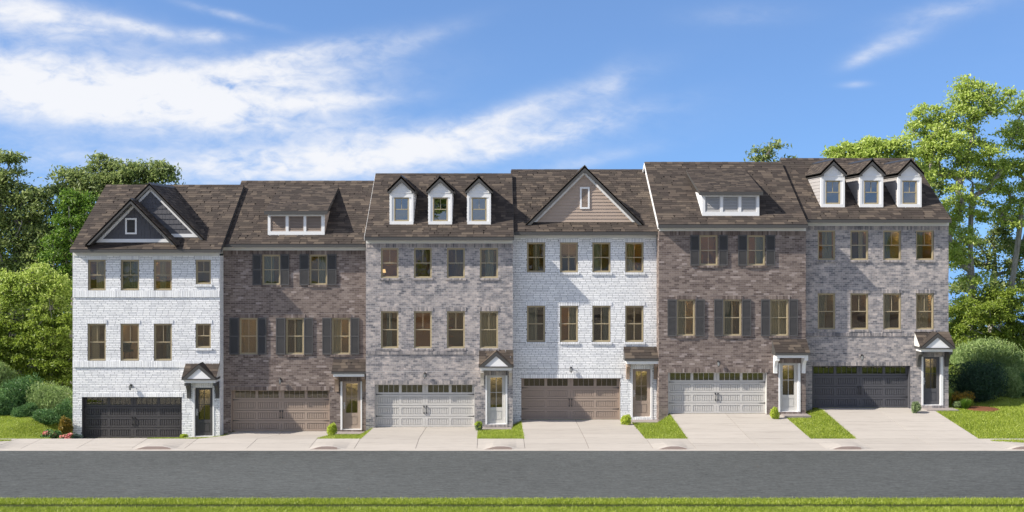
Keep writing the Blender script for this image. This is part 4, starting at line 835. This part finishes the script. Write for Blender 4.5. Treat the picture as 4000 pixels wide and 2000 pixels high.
# right-hand side
tree('maple_tree', 'tallest tree, lime green with a forked grey trunk, right of the end house', 74, 3790, .3,
     [(3720, 560, 130, 150, 0, 3), (3640, 480, 90, 70, .3, 1.2), (3830, 400, 95, 80, 0, 1.5), (3905, 400, 50, 70, 0, .5), (3610, 590, 65, 110, 0, 1.1), (3840, 640, 100, 110, .3, 1.6), (3730, 790, 70, 70, -.6, .9), (3720, 950, 60, 130, -.8, 1.2), (3800, 1130, 90, 110, -.5, .7), (3760, 350, 60, 50, 0, .5)],
     150, 190, .72, .22, 'leaf_lime', .24, 12.5, lean=.2)
tree('maple_tree', 'lime green tree cut off by the right edge of the picture', 75, 3930, .3,
     [(3990, 560, 90, 130, 0, 1.4), (3970, 700, 110, 110, .4, 1.6), (4060, 500, 90, 180, 0, 1.5), (3960, 830, 90, 70, 0, .7), (3870, 820, 60, 60, .6, .4), (4000, 430, 40, 40, 0, .3), (4090, 800, 110, 200, 0, 1.2)], 85, 190, .72, .22, 'leaf_lime', .18, 10.5, lean=.9)
tree('background_tree', 'dark blue-green tree behind the trunk of the tallest tree', 78, 3880, .3,
     [(3960, 1000, 110, 170, 0, 1.5), (3790, 1010, 100, 120, 0, .9), (3660, 800, 100, 180, 0, 1.2), (3840, 1180, 150, 110, 0, 1.2), (3880, 900, 50, 80, 0, .3)], 75, 210, .8, .26, 'leaf_blue', .25, 8)
tree('small_tree', 'low bushy yellow-green tree under the tallest tree at the right edge', 72.5, 3900, .3,
     [(3850, 1200, 150, 85, 0, 1.4), (3930, 1250, 110, 120, .3, 1.2), (3760, 1270, 70, 90, .2, .7), (3990, 1350, 60, 110, .4, .7), (4060, 1200, 90, 160, .2, .8)], 120, 260, .55, .18, 'leaf_olive', .12, 4.5, group=None)
tree('background_tree', 'sparse tree top with drooping leaves just left of the end house ridge', 76, 3005, 0,
     [(3010, 590, 55, 45, 0, 1.0), (2960, 625, 30, 20, 0, .25), (3060, 640, 90, 25, 0, .5), (3020, 740, 120, 90, 0, .8)], 22, 48, .6, .36, 'leaf_blue', .12, 12.6, aspect=.34)
tree('background_tree', 'lime tree top showing above the ridge of the end grey house, left', 72, 3320, 0,
     [(3310, 610, 80, 45, 0, 1), (3380, 570, 40, 40, 0, .4), (3260, 640, 60, 30, 0, .5), (3330, 740, 130, 90, 0, .8)], 38, 190, .6, .24, 'leaf_lime', .18, 11.5)
tree('background_tree', 'lime tree top showing above the ridge of the end grey house, right', 71, 3480, 0,
     [(3430, 590, 70, 45, 0, 1), (3520, 585, 45, 50, 0, .6), (3490, 720, 110, 90, 0, .8), (3590, 690, 60, 60, 0, .5)], 38, 190, .6, .24, 'leaf_lime', .18, 11.5)
# left-hand side
tree('oak_tree', 'tall dark green oak behind the left end house', 70, 300, 0,
     [(330, 720, 130, 70, 0, 1.2), (500, 690, 100, 60, 0, 1), (620, 670, 60, 35, 0, .35), (380, 840, 170, 130, 0, 1.5), (250, 880, 120, 200, 0, 1.3), (330, 1050, 180, 150, 0, 1), (400, 635, 50, 25, 0, .2)], 150, 200, .75, .27, 'leaf_blue', .25, 12, aspect=.45)
tree('oak_tree', 'open grey-green oak at the left edge of the picture', 68, 60, 0,
     [(40, 640, 60, 50, 0, .35), (20, 760, 80, 90, 0, .8), (130, 790, 90, 80, 0, .9), (60, 900, 120, 90, 0, 1.3), (160, 1000, 130, 100, 0, 1.3), (-60, 800, 120, 200, 0, 1.3), (20, 1060, 130, 90, 0, 1)], 110, 180, .72, .27, 'leaf_blue', .2, 13, aspect=.45)
tree('young_tree', 'vivid green young tree touching the left house roof edge', 66, 275, 0,
     [(290, 790, 60, 60, 0, .6), (330, 780, 50, 60, 0, .4), (270, 900, 80, 80, 0, 1), (240, 1000, 90, 90, 0, 1.1), (270, 1120, 60, 100, 0, .9), (340, 900, 70, 110, .5, .7)], 75, 150, .5, .20, 'leaf_vivid', .12, 11, aspect=.5)
tree('small_tree', 'light yellow-green tree at the lower left in front of the dark wood', 64, 90, 0,
     [(60, 1120, 100, 60, -.5, 1.1), (165, 1110, 90, 75, -.5, 1.2), (20, 1200, 80, 60, -.5, .6), (-60, 1180, 80, 130, 0, .6), (130, 1180, 110, 50, -.3, .5), (240, 1165, 45, 60, 0, .35)], 62, 230, .62, .19, 'leaf_lime', .18, 6.5)
tree('dense_tree', 'dense shady olive tree beside the left house wall', 63, 200, 0,
     [(190, 1300, 120, 100, 0, 1.2), (110, 1380, 130, 110, 0, 1.2), (240, 1400, 70, 110, 0, .8), (0, 1350, 110, 130, 0, 1), (200, 1480, 110, 70, 0, .6), (-100, 1380, 90, 160, 0, .6)], 160, 270, .5, .18, 'leaf_olive', .2, 6)
for k, (px_, lab) in enumerate([(-160, 'dark tree in the shade at the far left behind the shrubs'), (120, 'dark background tree deep in the left wood'), (420, 'dark background tree hidden mostly behind the left end house')]):
    tree('background_tree', lab, 78 + k, px_, -.2, [(px_, 1150, 190, 330, 0, 1), (px_ + 60, 1400, 220, 140, 0, .8)], 95, 260, 1.0, .34, 'leaf_olive', .25, 10)
for k, (px_, lab) in enumerate([(3800, 'shaded background tree low behind the right shrubs'), (4180, 'shaded background tree beyond the right edge of the lawn')]):
    tree('background_tree', lab, 79 + k, px_, 0, [(px_, 1400, 170, 130, 0, 1)], 34, 230, 1.0, .34, 'leaf_olive', .25, 8)
def shrub(name, label, px0, px1, y0, y1, d, mat, lsize, n, aspect=.3, lumps=7, elong=None, group=None, depth=None, flowers=None, up=.5, zbase=None, cat='shrub'):
    X0, X1, Z0, Z1 = PX(px0, d), PX(px1, d), PZ(y1, d), PZ(y0, d)
    if zbase is None and d < 58: Z0 = min(Z0, float(TZ((X0 + X1) / 2, d)))
    if zbase is not None: Z0 = zbase
    w, hh = (X1 - X0) / 2, (Z1 - Z0); dp = depth or w * .9
    o = empty(name, ((X0 + X1) / 2, d, Z0)); tag(o, label, cat, group); P = []; cents = []
    for k in range(lumps):
        a = rng.uniform(0, 2 * math.pi); r_ = rng.uniform(0, .55); c = np.array([w * r_ * math.cos(a), dp * r_ * math.sin(a), hh * rng.uniform(.28, .62)]); cents.append((c, np.array([w * rng.uniform(.42, .62), dp * rng.uniform(.42, .62), hh * rng.uniform(.30, .42)])))
    for c, rr in cents:
        m_ = n // lumps; q = rng.normal(size=(m_, 3)); q /= np.linalg.norm(q, axis=1)[:, None]; q *= (rng.random(m_) ** .30)[:, None] * rng.uniform(.85, 1.12, (m_, 1)); p = c + q * rr; P.append(p)
    P = np.concatenate(P); P = P[P[:, 2] > .01]; P[:, 0] = np.clip(P[:, 0], -w * 1.04, w * 1.04)
    V, Fq = leaves(P, lsize, aspect, up, elong); f = link('foliage', np_mesh('foliage', V, Fq, np.repeat(np.clip(rng.normal(.5, .25, len(P)), .01, .99), 2)), mat, o); f.matrix_parent_inverse = Matrix()
    b = MB()
    for c, rr in cents: b.tube((c[0] * .15, c[1] * .15, -.05), tuple(c), .03 * max(.4, w), .012, 5)
    s_ = link('stem', b.mesh('stem', False), 'bark', o); s_.matrix_parent_inverse = Matrix()
    if flowers:
        fm, nf, fr_, each = flowers; Q = P[(P[:, 1] < 0) & (P[:, 2] > hh * .35)]
        for c in Q[rng.choice(len(Q), nf, replace=False)]:
            q = rng.normal(size=(each, 3)); q /= np.linalg.norm(q, axis=1)[:, None]; V, Fq = leaves(q * fr_ * np.array([1, 1, .7]), fr_ * .75, .8, .6); t0 = rng.uniform(.05, .6)
            fl = link('flower', np_mesh('flower', V, Fq, np.clip(np.repeat(rng.normal(t0, .15, each), 2), .01, .99)), fm, o, tuple(c + np.array([0, -.05, .03]))); fl.matrix_parent_inverse = Matrix()
    return o
G1 = 'evergreen shrubs massed left of the row'
shrub('shrub', 'olive needle shrub, highest at the left edge', -60, 75, 1395, 1560, 60.5, 'leaf_willow', .22, 5000, .16, 8, ((0, 0, 1), .45), G1)
shrub('shrub', 'large blue-green feathery shrub, broadest of the left group', -20, 210, 1452, 1640, 59.5, 'leaf_juniper', .20, 12000, .2, 12, ((.3, -.3, -.5), .3), G1)
shrub('shrub', 'olive-green upright shrub against the left house wall', 80, 300, 1488, 1640, 58.9, 'leaf_willow', .19, 10000, .16, 11, ((0, 0, 1), .5), G1)
shrub('shrub', 'dark green shrub cut off by the left edge', -70, 66, 1538, 1645, 58.0, 'leaf_juniper', .17, 7000, .2, 9, None, G1)
shrub('shrub', 'low round green shrub, second from the left edge on the lawn', 48, 158, 1572, 1645, 57.7, 'leaf_juniper', .15, 6500, .2, 9, None, G1)
shrub('shrub', 'low green shrub in the middle of the lawn edge, front of the group', 118, 262, 1588, 1652, 57.3, 'leaf_juniper', .15, 7500, .2, 10, None, G1)
shrub('shrub', 'green shrub behind the rusty bush by the white wall', 210, 298, 1555, 1640, 57.8, 'leaf_juniper', .15, 5500, .2, 8, None, G1)
shrub('shrub', 'rusty orange and green shrub at the white house corner', 218, 292, 1620, 1712, 55.6, 'leaf_rust', .10, 4500, .4, 8, None)
shrub('flowering_shrub', 'pink hydrangea in flower, larger, at the left house corner', 160, 240, 1672, 1722, 52.6, 'leaf_juniper', .10, 2600, .6, 7, None, 'hydrangeas by the left house', flowers=('flower_pink', 12, .11, 50), cat='flowering shrub')
shrub('flowering_shrub', 'smaller pink hydrangea next to the blue-grey ground shrub', 228, 285, 1692, 1722, 51.8, 'leaf_juniper', .09, 1500, .6, 5, None, 'hydrangeas by the left house', flowers=('flower_pink', 10, .095, 44), cat='flowering shrub')
shrub('shrub', 'low blue-grey shrub at the left foot of the charcoal garage door', 264, 322, 1692, 1720, 52.0, 'leaf_bluegrey', .08, 2200, .25, 6, ((0, 0, 1), .4))
shrub('shrub', 'large silvery green willow-leaved shrub right of the end house', 3690, 4010, 1310, 1470, 71.0, 'leaf_willow', .27, 15000, .18, 14, ((.1, 0, 1), .5), zbase=.4)
shrub('shrub', 'shaded willow-leaved shrub between dark shrub and right picture edge', 3860, 4020, 1425, 1562, 60.9, 'leaf_willow', .22, 9000, .18, 10, ((.1, 0, 1), .5), zbase=.5)
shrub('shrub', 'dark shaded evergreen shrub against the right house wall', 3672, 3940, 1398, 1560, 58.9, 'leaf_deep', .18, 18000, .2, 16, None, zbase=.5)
shrub('shrub', 'dark green shrub at the right edge of the lawn', 3972, 4080, 1440, 1565, 60.8, 'leaf_juniper', .17, 6000, .2, 8, None)
shrub('flowering_shrub', 'dark bush with golden yellow flowers by the right end house', 3703, 3802, 1515, 1597, 57.6, 'leaf_rust', .10, 4500, .4, 8, None, flowers=('flower_gold', 30, .06, 16), cat='flowering shrub', zbase=.5)
shrub('shrub', 'small grey-olive bush beside the ornamental grass tuft', 3716, 3765, 1562, 1600, 56.9, 'leaf_sage', .08, 1800, .3, 6, None, zbase=.5)
G2 = 'small shrubs between the garage and the front door'
shrub('shrub', 'tiny low shrub in the grass strip before the white house, left', 700, 738, 1693, 1712, 54.6, 'leaf_yellow', .06, 1200, .4, 5, None, G2, zbase=-.55)
shrub('shrub', 'round clipped yellow-green ball shrub at the taupe garage of the brown house', 1270, 1321, 1651, 1700, 54.6, 'leaf_yellow', .065, 5000, .5, 14, None, G2)
shrub('shrub', 'dark and yellow-green shrub beside the pale grey garage of the middle grey house', 1846, 1893, 1640, 1680, 54.9, 'leaf_sage', .07, 3200, .45, 9, None, G2, flowers=('leaf_yellow', 12, .07, 30))
shrub('shrub', 'yellow-green shrub at the step of the second white house', 2420, 2468, 1616, 1652, 55.4, 'leaf_yellow', .07, 3600, .45, 9, None, G2)
shrub('shrub', 'yellow-green shrub between pale garage and white bracketed porch', 2999, 3044, 1590, 1628, 55.0, 'leaf_yellow', .07, 3600, .45, 9, None, G2)
shrub('shrub', 'pale sage shrub at the dark garage of the right end house', 3560, 3601, 1565, 1602, 55.6, 'leaf_sage', .07, 3400, .45, 9, None, G2)
# ornamental grass and mulch bed
d = 56.6; xt = PX(3772, d); zt_ = float(TZ(xt, d)); n = 1500; a = rng.uniform(0, 2 * np.pi, n); ln = rng.uniform(.35, .62, n); lean = rng.uniform(.1, .75, n); b0 = np.stack([.12 * np.cos(a) * rng.random(n), .12 * np.sin(a) * rng.random(n), 0 * a], 1)
tip = b0 + np.stack([np.cos(a) * ln * lean, np.sin(a) * ln * lean, ln * np.sqrt(1 - lean ** 2 * .8)], 1); pr = np.stack([-np.sin(a), np.cos(a), 0 * a], 1) * .009
V = np.stack([b0 - pr, b0 + pr, tip], 1).reshape(-1, 3)
tag(link('ornamental_grass', np_mesh('ornamental_grass', V, np.arange(3 * n).reshape(-1, 3), rng.uniform(0.01, .7, n)), 'leaf_vivid', None, (xt, d, zt_)), 'round tuft of fine ornamental grass beside the mulch bed', 'ornamental grass')
b = MB(); cxm, cym = PX(3838, 56.5), 56.55
for k in range(3):
    r0, z0_ = (1, .7, 0)[k], 0
ring = [[(cxm + r_ * .86 * math.cos(q * math.pi / 12) * (1 + .06 * math.sin(3 * q)), cym + r_ * .75 * math.sin(q * math.pi / 12), float(TZ(cxm, cym)) + hh_) for q in range(24)] for r_, hh_ in ((1, .0), (.85, .05), (.45, .075), (.02, .08))]
for A, B in zip(ring, ring[1:]):
    for q in range(24): b.quad(A[q], A[(q + 1) % 24], B[(q + 1) % 24], B[q])
tag(link('mulch_bed', b.mesh('mulch_bed', False), 'mulch'), kind='structure')
# ------------------------------------------------------------------ grass
def grass(name, regions, dens, hgt, wid, tmin=0.0):
    Vs = []; Ts = []
    for (xa, xb, ya, yb, mask) in regions:
        n = int((xb - xa) * (yb - ya) * dens); x = rng.uniform(xa, xb, n); y = rng.uniform(ya, yb, n)
        if mask is not None: k = mask(x, y); x, y = x[k], y[k]
        n = len(x); z = gz(x, y) + .0; a = rng.uniform(0, 2 * np.pi, n); hh_ = hgt * rng.uniform(.5, 1.3, n); ln = rng.normal(0, .45, (n, 2)) * hh_[:, None]
        cx_, sx = np.cos(a) * wid / 2, np.sin(a) * wid / 2; p = np.stack([x, y, z - .01], 1); w = np.stack([cx_, sx, 0 * a], 1); t_ = p + np.stack([ln[:, 0], ln[:, 1], hh_], 1)
        Vs.append(np.stack([p - w, p + w, t_], 1).reshape(-1, 3)); ff = .5 + .22 * np.sin(x * 1.3 + 2 * np.sin(y)) * np.sin(y * 1.7); Ts.append(np.clip(rng.normal(.45, .24, n) + (ff - .5) * .35, .01, .99))
    V = np.concatenate(Vs); T = np.concatenate(Ts); return tag(link(name, np_mesh(name, V, np.arange(len(V)).reshape(-1, 3), T), 'grass_blade'), kind='stuff')
vx = 24.5
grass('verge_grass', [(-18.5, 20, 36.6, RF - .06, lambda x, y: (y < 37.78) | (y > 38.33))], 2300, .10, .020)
tag(sheet('shade_strip', np.linspace(-60, 60, 30), np.array([37.74, 38.36]), lambda X, Y: X * 0 + .062, 'verge_shade'), kind='structure')  # dark colour stands for the shade between the two grass strips
tag(bpy.data.objects['verge_grass'], 'bright green grass along the near side of the road', 'grass')
def face(x): return np.where(x < HD[0]['D'] * 0 - 13.67, 56, np.where(x < PX(1430, 56), 56.75, np.where(x < PX(2002, 56), 56, np.where(x < PX(2574, 56), 56.75, np.where(x < PX(3147, 56), 56, 56.75)))))
steps = [(PX(a, HD[k]['D']), PX(c, HD[k]['D']), HD[k]['D'] - .77) for k, (a, c) in enumerate([(752, 850), (1312, 1425), (1882, 1998), (2462, 2571), (3050, 3152), (3600, 3722)])]
def front_mask(x, y):
    k = (y > CREST - .02) & (y < face(x) - .02)
    for a, c, e in steps: k &= ~((x > a - .03) & (x < c + .03) & (y > e))
    return k
reg = [(DRV[k][1] - .02, DRV[k + 1][0] + .02, CREST, 56.75, front_mask) for k in range(5)]
reg.append((DRV[5][1] - .02, PX(3705, 56.75), CREST, 56.75, front_mask))
reg.append((PX(3705, 56.75), 27.5, CREST + .03, 62.0, lambda x, y: ((x - cxm) / .84) ** 2 + ((y - cym) / .72) ** 2 > 1))
reg.append((-28, DRV[0][0] - .03, CREST + .03, 58.5, lambda x, y: (y < 55.9) | (x < -21.1)))
g_ = grass('lawn_grass', reg, 1700, .085, .018); tag(g_, 'bright green lawn in patches between the driveways', 'grass')
def patch(x, y): return True
# small lawn strips inside the sidewalk at both edges
for nm, xa, xb, sgn in (('strip_grass', PX(3893, 49.9), PX(4120, 49.9), 1), ('strip_grass', PX(-160, 49.9), PX(22, 49.9), -1)):
    n = 4500; x = rng.uniform(xa, xb, n); y = rng.uniform(49.35, 50.55, n); e = (x - xa) if sgn > 0 else (xb - x); k = (y - 49.35) > (1.0 - np.clip(e / 1.6, 0, 1)) * 1.0; x, y = x[k], y[k]; n = len(x)
    z = TZ(x, y) + .015; a = rng.uniform(0, 2 * np.pi, n); p = np.stack([x, y, z], 1); w = np.stack([np.cos(a), np.sin(a), 0 * a], 1) * .009; hh_ = .075 * rng.uniform(.5, 1.3, n); t_ = p + np.stack([rng.normal(0, .03, n), rng.normal(0, .03, n), hh_], 1)
    tag(link(nm, np_mesh(nm, np.stack([p - w, p + w, t_], 1).reshape(-1, 3), np.arange(3 * n).reshape(-1, 3), np.clip(rng.normal(.45, .24, n), .01, .99)), 'grass_blade'), 'narrow grass strip between sidewalk and kerb at the %s edge' % ('right' if sgn > 0 else 'left'), 'grass', kind='stuff')

# ------------------------------------------------------------------ furniture seen through the windows
paint('green_fabric', (.03, .10, .075), .85, .2); paint('shelf_wood', (.28, .14, .07), .6, .3); paint('robe_cloth', (.17, .17, .14), .9, .1); paint('ceramic', (.45, .42, .33), .5, .4)
emit('shade_glow', (1.0, .72, .42), .8)
def thing(name, label, cat, k, px, py, dy): D = HD[k]['D']; o = empty(name, (PX(px, D + dy), D + dy, PZ(py, D + dy))); tag(o, label, cat); return o
o = thing('chair', 'dark green chair inside the second middle-floor window of the left white house', 'chair', 0, 490, 1415, .8); P_ = lambda n, f, m: link(n, mb_mesh(n, m, f), None, o, tuple(o.location))
P_('backrest', lambda b: b.hexa([(-.22, 0, .62), (.22, 0, .62), (.22, .06, .62), (-.22, .06, .62), (-.25, .0, .98), (.25, .0, .98), (.25, .06, .98), (-.25, .06, .98)]), 'green_fabric'); P_('seat', lambda b: b.box(-.24, .24, .05, .5, .52, .60), 'green_fabric')
for sx in (-.2, .2):
    for sy in (.06, .46): P_('leg', lambda b: b.tube((sx, sy, 0), (sx * .9, sy, .53), .012, .014, 5), 'black_iron')
o = thing('bookshelf', 'open bookshelf inside the third lower window of the middle grey house', 'shelf', 2, 1752, 1375, 1.0)
for z_ in (.3, .75, 1.2, 1.65): P_('shelf', lambda b: b.box(-.32, .22, 0, .28, z_, z_ + .035), 'shelf_wood')
P_('side_panel', lambda b: b.box(-.36, -.325, 0, .3, 0, 1.95), 'shelf_wood')
o = thing('table_lamp', 'glowing table lamp in the leftmost top window of the middle grey house', 'lamp', 2, 1500, 1090, .9)
P_('lamp_base', lambda b: b.tube((0, 0, -.1), (0, 0, .32), .05, .015, 8), 'ceramic'); P_('lamp_shade', lambda b: b.tube((0, 0, .32), (0, 0, .5), .10, .06, 12), 'shade_glow')
o = thing('clothes_rack', 'rail of robes inside the second top window of the right white house', 'clothes rack', 3, 2222, 1066, 1.1)
P_('rail', lambda b: b.tube((-.4, 0, .92), (.4, 0, .92), .012, .012, 6), 'black_iron')
for sx in (-.2, .16): P_('robe', lambda b: b.py([(sx - .15, 0), (sx + .15, 0), (sx + .13, .55), (sx + .16, .80), (sx + .05, .88), (sx - .05, .88), (sx - .16, .80), (sx - .13, .55)], -.05, .05), 'robe_cloth')
o = thing('vase', 'beige vase with branches inside the rightmost top window of the right white house', 'vase', 3, 2494, 1062, .5)
P_('vase_body', lambda b: (b.tube((0, 0, -.05), (0, 0, .2), .05, .10, 10), b.tube((0, 0, .2), (0, 0, .34), .10, .035, 10)), 'ceramic')
P_('branch', lambda b: [b.tube((0, 0, .33), (random.uniform(-.2, .2), random.uniform(-.05, .1), random.uniform(.5, .75)), .006, .004, 4) for _ in range(6)], 'shelf_wood')
# ------------------------------------------------------------------ trees across the street (seen in the window panes)
def dup(root, loc, rz, label, group, sc=1):
    r = root.copy(); COL.objects.link(r); r.location = loc; r.rotation_euler = (0, 0, rz); r.scale = (sc,) * 3; r['label'] = label; r['group'] = group
    for ch in root.children: c = ch.copy(); COL.objects.link(c); c.parent = r
    return r
srcs = [TREE['tallest tree, lime green with a forked grey trunk, right of the end house'], TREE['tall dark green oak behind the left end house'], TREE['light yellow-green tree at the lower left in front of the dark wood']]
for k, (x_, y_) in enumerate([(-44, -20), (-31, -26), (-19, -16), (-8, -24), (4, -18), (15, -25), (27, -17), (38, -24), (50, -19)]):
    dup(srcs[k % 3], (x_, y_, 0), k * 1.3, 'leafy tree across the street, seen only as a reflection in the windows', 'trees across the street', (.95, .8, 1.3)[k % 3])
# ------------------------------------------------------------------ things behind the windows
def curtain(k, idx, a, c, mat, label):
    """pleated cloth hanging behind window idx of house k between the fractions a and c of its width"""
    h = HD[k]; D = h['D']; nu = len(h['up']); P_ = h['up'] + h['lo']; w = P_[idx]; y0, y1 = h['uy'] if idx < nu else h['ly']; X0, X1 = PX(w[0], D), PX(w[1], D); Z0, Z1 = PZ(y1, D), PZ(y0, D)
    xa, xb = X0 + (X1 - X0) * a, X0 + (X1 - X0) * c; n = max(8, int((xb - xa) / .02)); xs_ = np.linspace(0, xb - xa, n); yy = .03 * np.sin(xs_ * 2 * np.pi / .11) + .01 * np.sin(xs_ * 37); V = []
    for zz in (-.25, (Z1 - Z0) * .5, Z1 - Z0 + .05): V += [(x, y * (1.2 if zz < 0 else 1), zz) for x, y in zip(xs_, yy)]
    Fq = [(j * n + i, j * n + i + 1, (j + 1) * n + i + 1, (j + 1) * n + i) for j in range(2) for i in range(n - 1)]
    tag(link('curtain', np_mesh('curtain', V, Fq, None, True), mat, None, (xa, D + .30, Z0)), label, 'curtain')
CU = [(0, 0, .35, 1, 'curtain_cream', 'beige curtain in the leftmost top window of the left white house'), (0, 1, .0, 1, 'curtain_grey', 'pale grey curtain filling the second top window of the left white house'),
 (0, 2, .25, .6, 'curtain_cream', 'cream curtain in the third top window of the left white house'), (0, 4, .1, .55, 'curtain_cream', 'beige curtain in the leftmost middle window of the left white house'), (0, 6, .6, 1, 'curtain_blue', 'blue-grey curtain in the third middle window of the left white house'),
 (1, 0, .0, .6, 'curtain_blue', 'green-grey curtain in the left top window of the left brown house'), (1, 1, .5, 1, 'curtain_grey', 'grey curtain in the right top window of the left brown house'), (1, 3, .55, 1, 'curtain_blue', 'blue curtain in the middle lower window of the left brown house'), (1, 4, .0, .45, 'curtain_cream', 'cream curtain in the right lower window of the left brown house'),
 (2, 1, .3, 1, 'curtain_rose', 'reddish curtain in the second top window of the middle grey house'), (2, 2, .4, 1, 'curtain_rose', 'rosy curtain in the third top window of the middle grey house'), (2, 3, .3, .75, 'curtain_grey', 'grey curtain in the rightmost top window of the middle grey house'), (2, 4, .3, .6, 'curtain_blue', 'dark blue curtain in the leftmost lower window of the middle grey house'), (2, 7, .0, 1, 'curtain_cream', 'pale curtain filling the lower window above the middle gabled porch'),
 (3, 0, .35, .7, 'curtain_grey', 'grey curtain in the leftmost top window of the right white house'), (3, 2, .0, .5, 'curtain_grey', 'grey curtain in the third top window of the right white house'), (3, 3, .1, .5, 'curtain_cream', 'sheer curtain in the rightmost top window of the right white house'), (3, 4, .0, .6, 'curtain_blue', 'blue-grey curtain in the leftmost lower window of the right white house'), (3, 5, .55, 1, 'curtain_grey', 'grey curtain in the second lower window of the right white house'), (3, 6, .6, 1, 'curtain_blue', 'dark curtain in the third lower window of the right white house'),
 (4, 1, .5, 1, 'curtain_grey', 'grey curtain in the right top window of the right brown house'), (4, 2, .0, .5, 'curtain_grey', 'grey curtain in the left lower window of the right brown house'), (4, 3, .0, .5, 'curtain_blue', 'blue curtain in the middle lower window of the right brown house'), (4, 4, .0, 1, 'curtain_cream', 'cream curtain filling the lower window above the white bracketed porch'),
 (5, 0, .35, .9, 'curtain_grey', 'pale curtain in the leftmost top window of the right end house'), (5, 1, .55, .8, 'curtain_cream', 'beige curtain in the second top window of the right end house'), (5, 2, .0, .5, 'curtain_blue', 'blue-grey curtain in the third top window of the right end house'), (5, 3, .0, .5, 'curtain_grey', 'grey curtain in the rightmost top window of the right end house'), (5, 4, .0, .5, 'curtain_blue', 'blue curtain in the leftmost lower window of the right end house'), (5, 6, .0, .5, 'curtain_grey', 'pale curtain in the third lower window of the right end house'), (5, 7, .2, .8, 'curtain_cream', 'cream curtain in the lower window above the right end porch')]
for c in CU: curtain(*c)
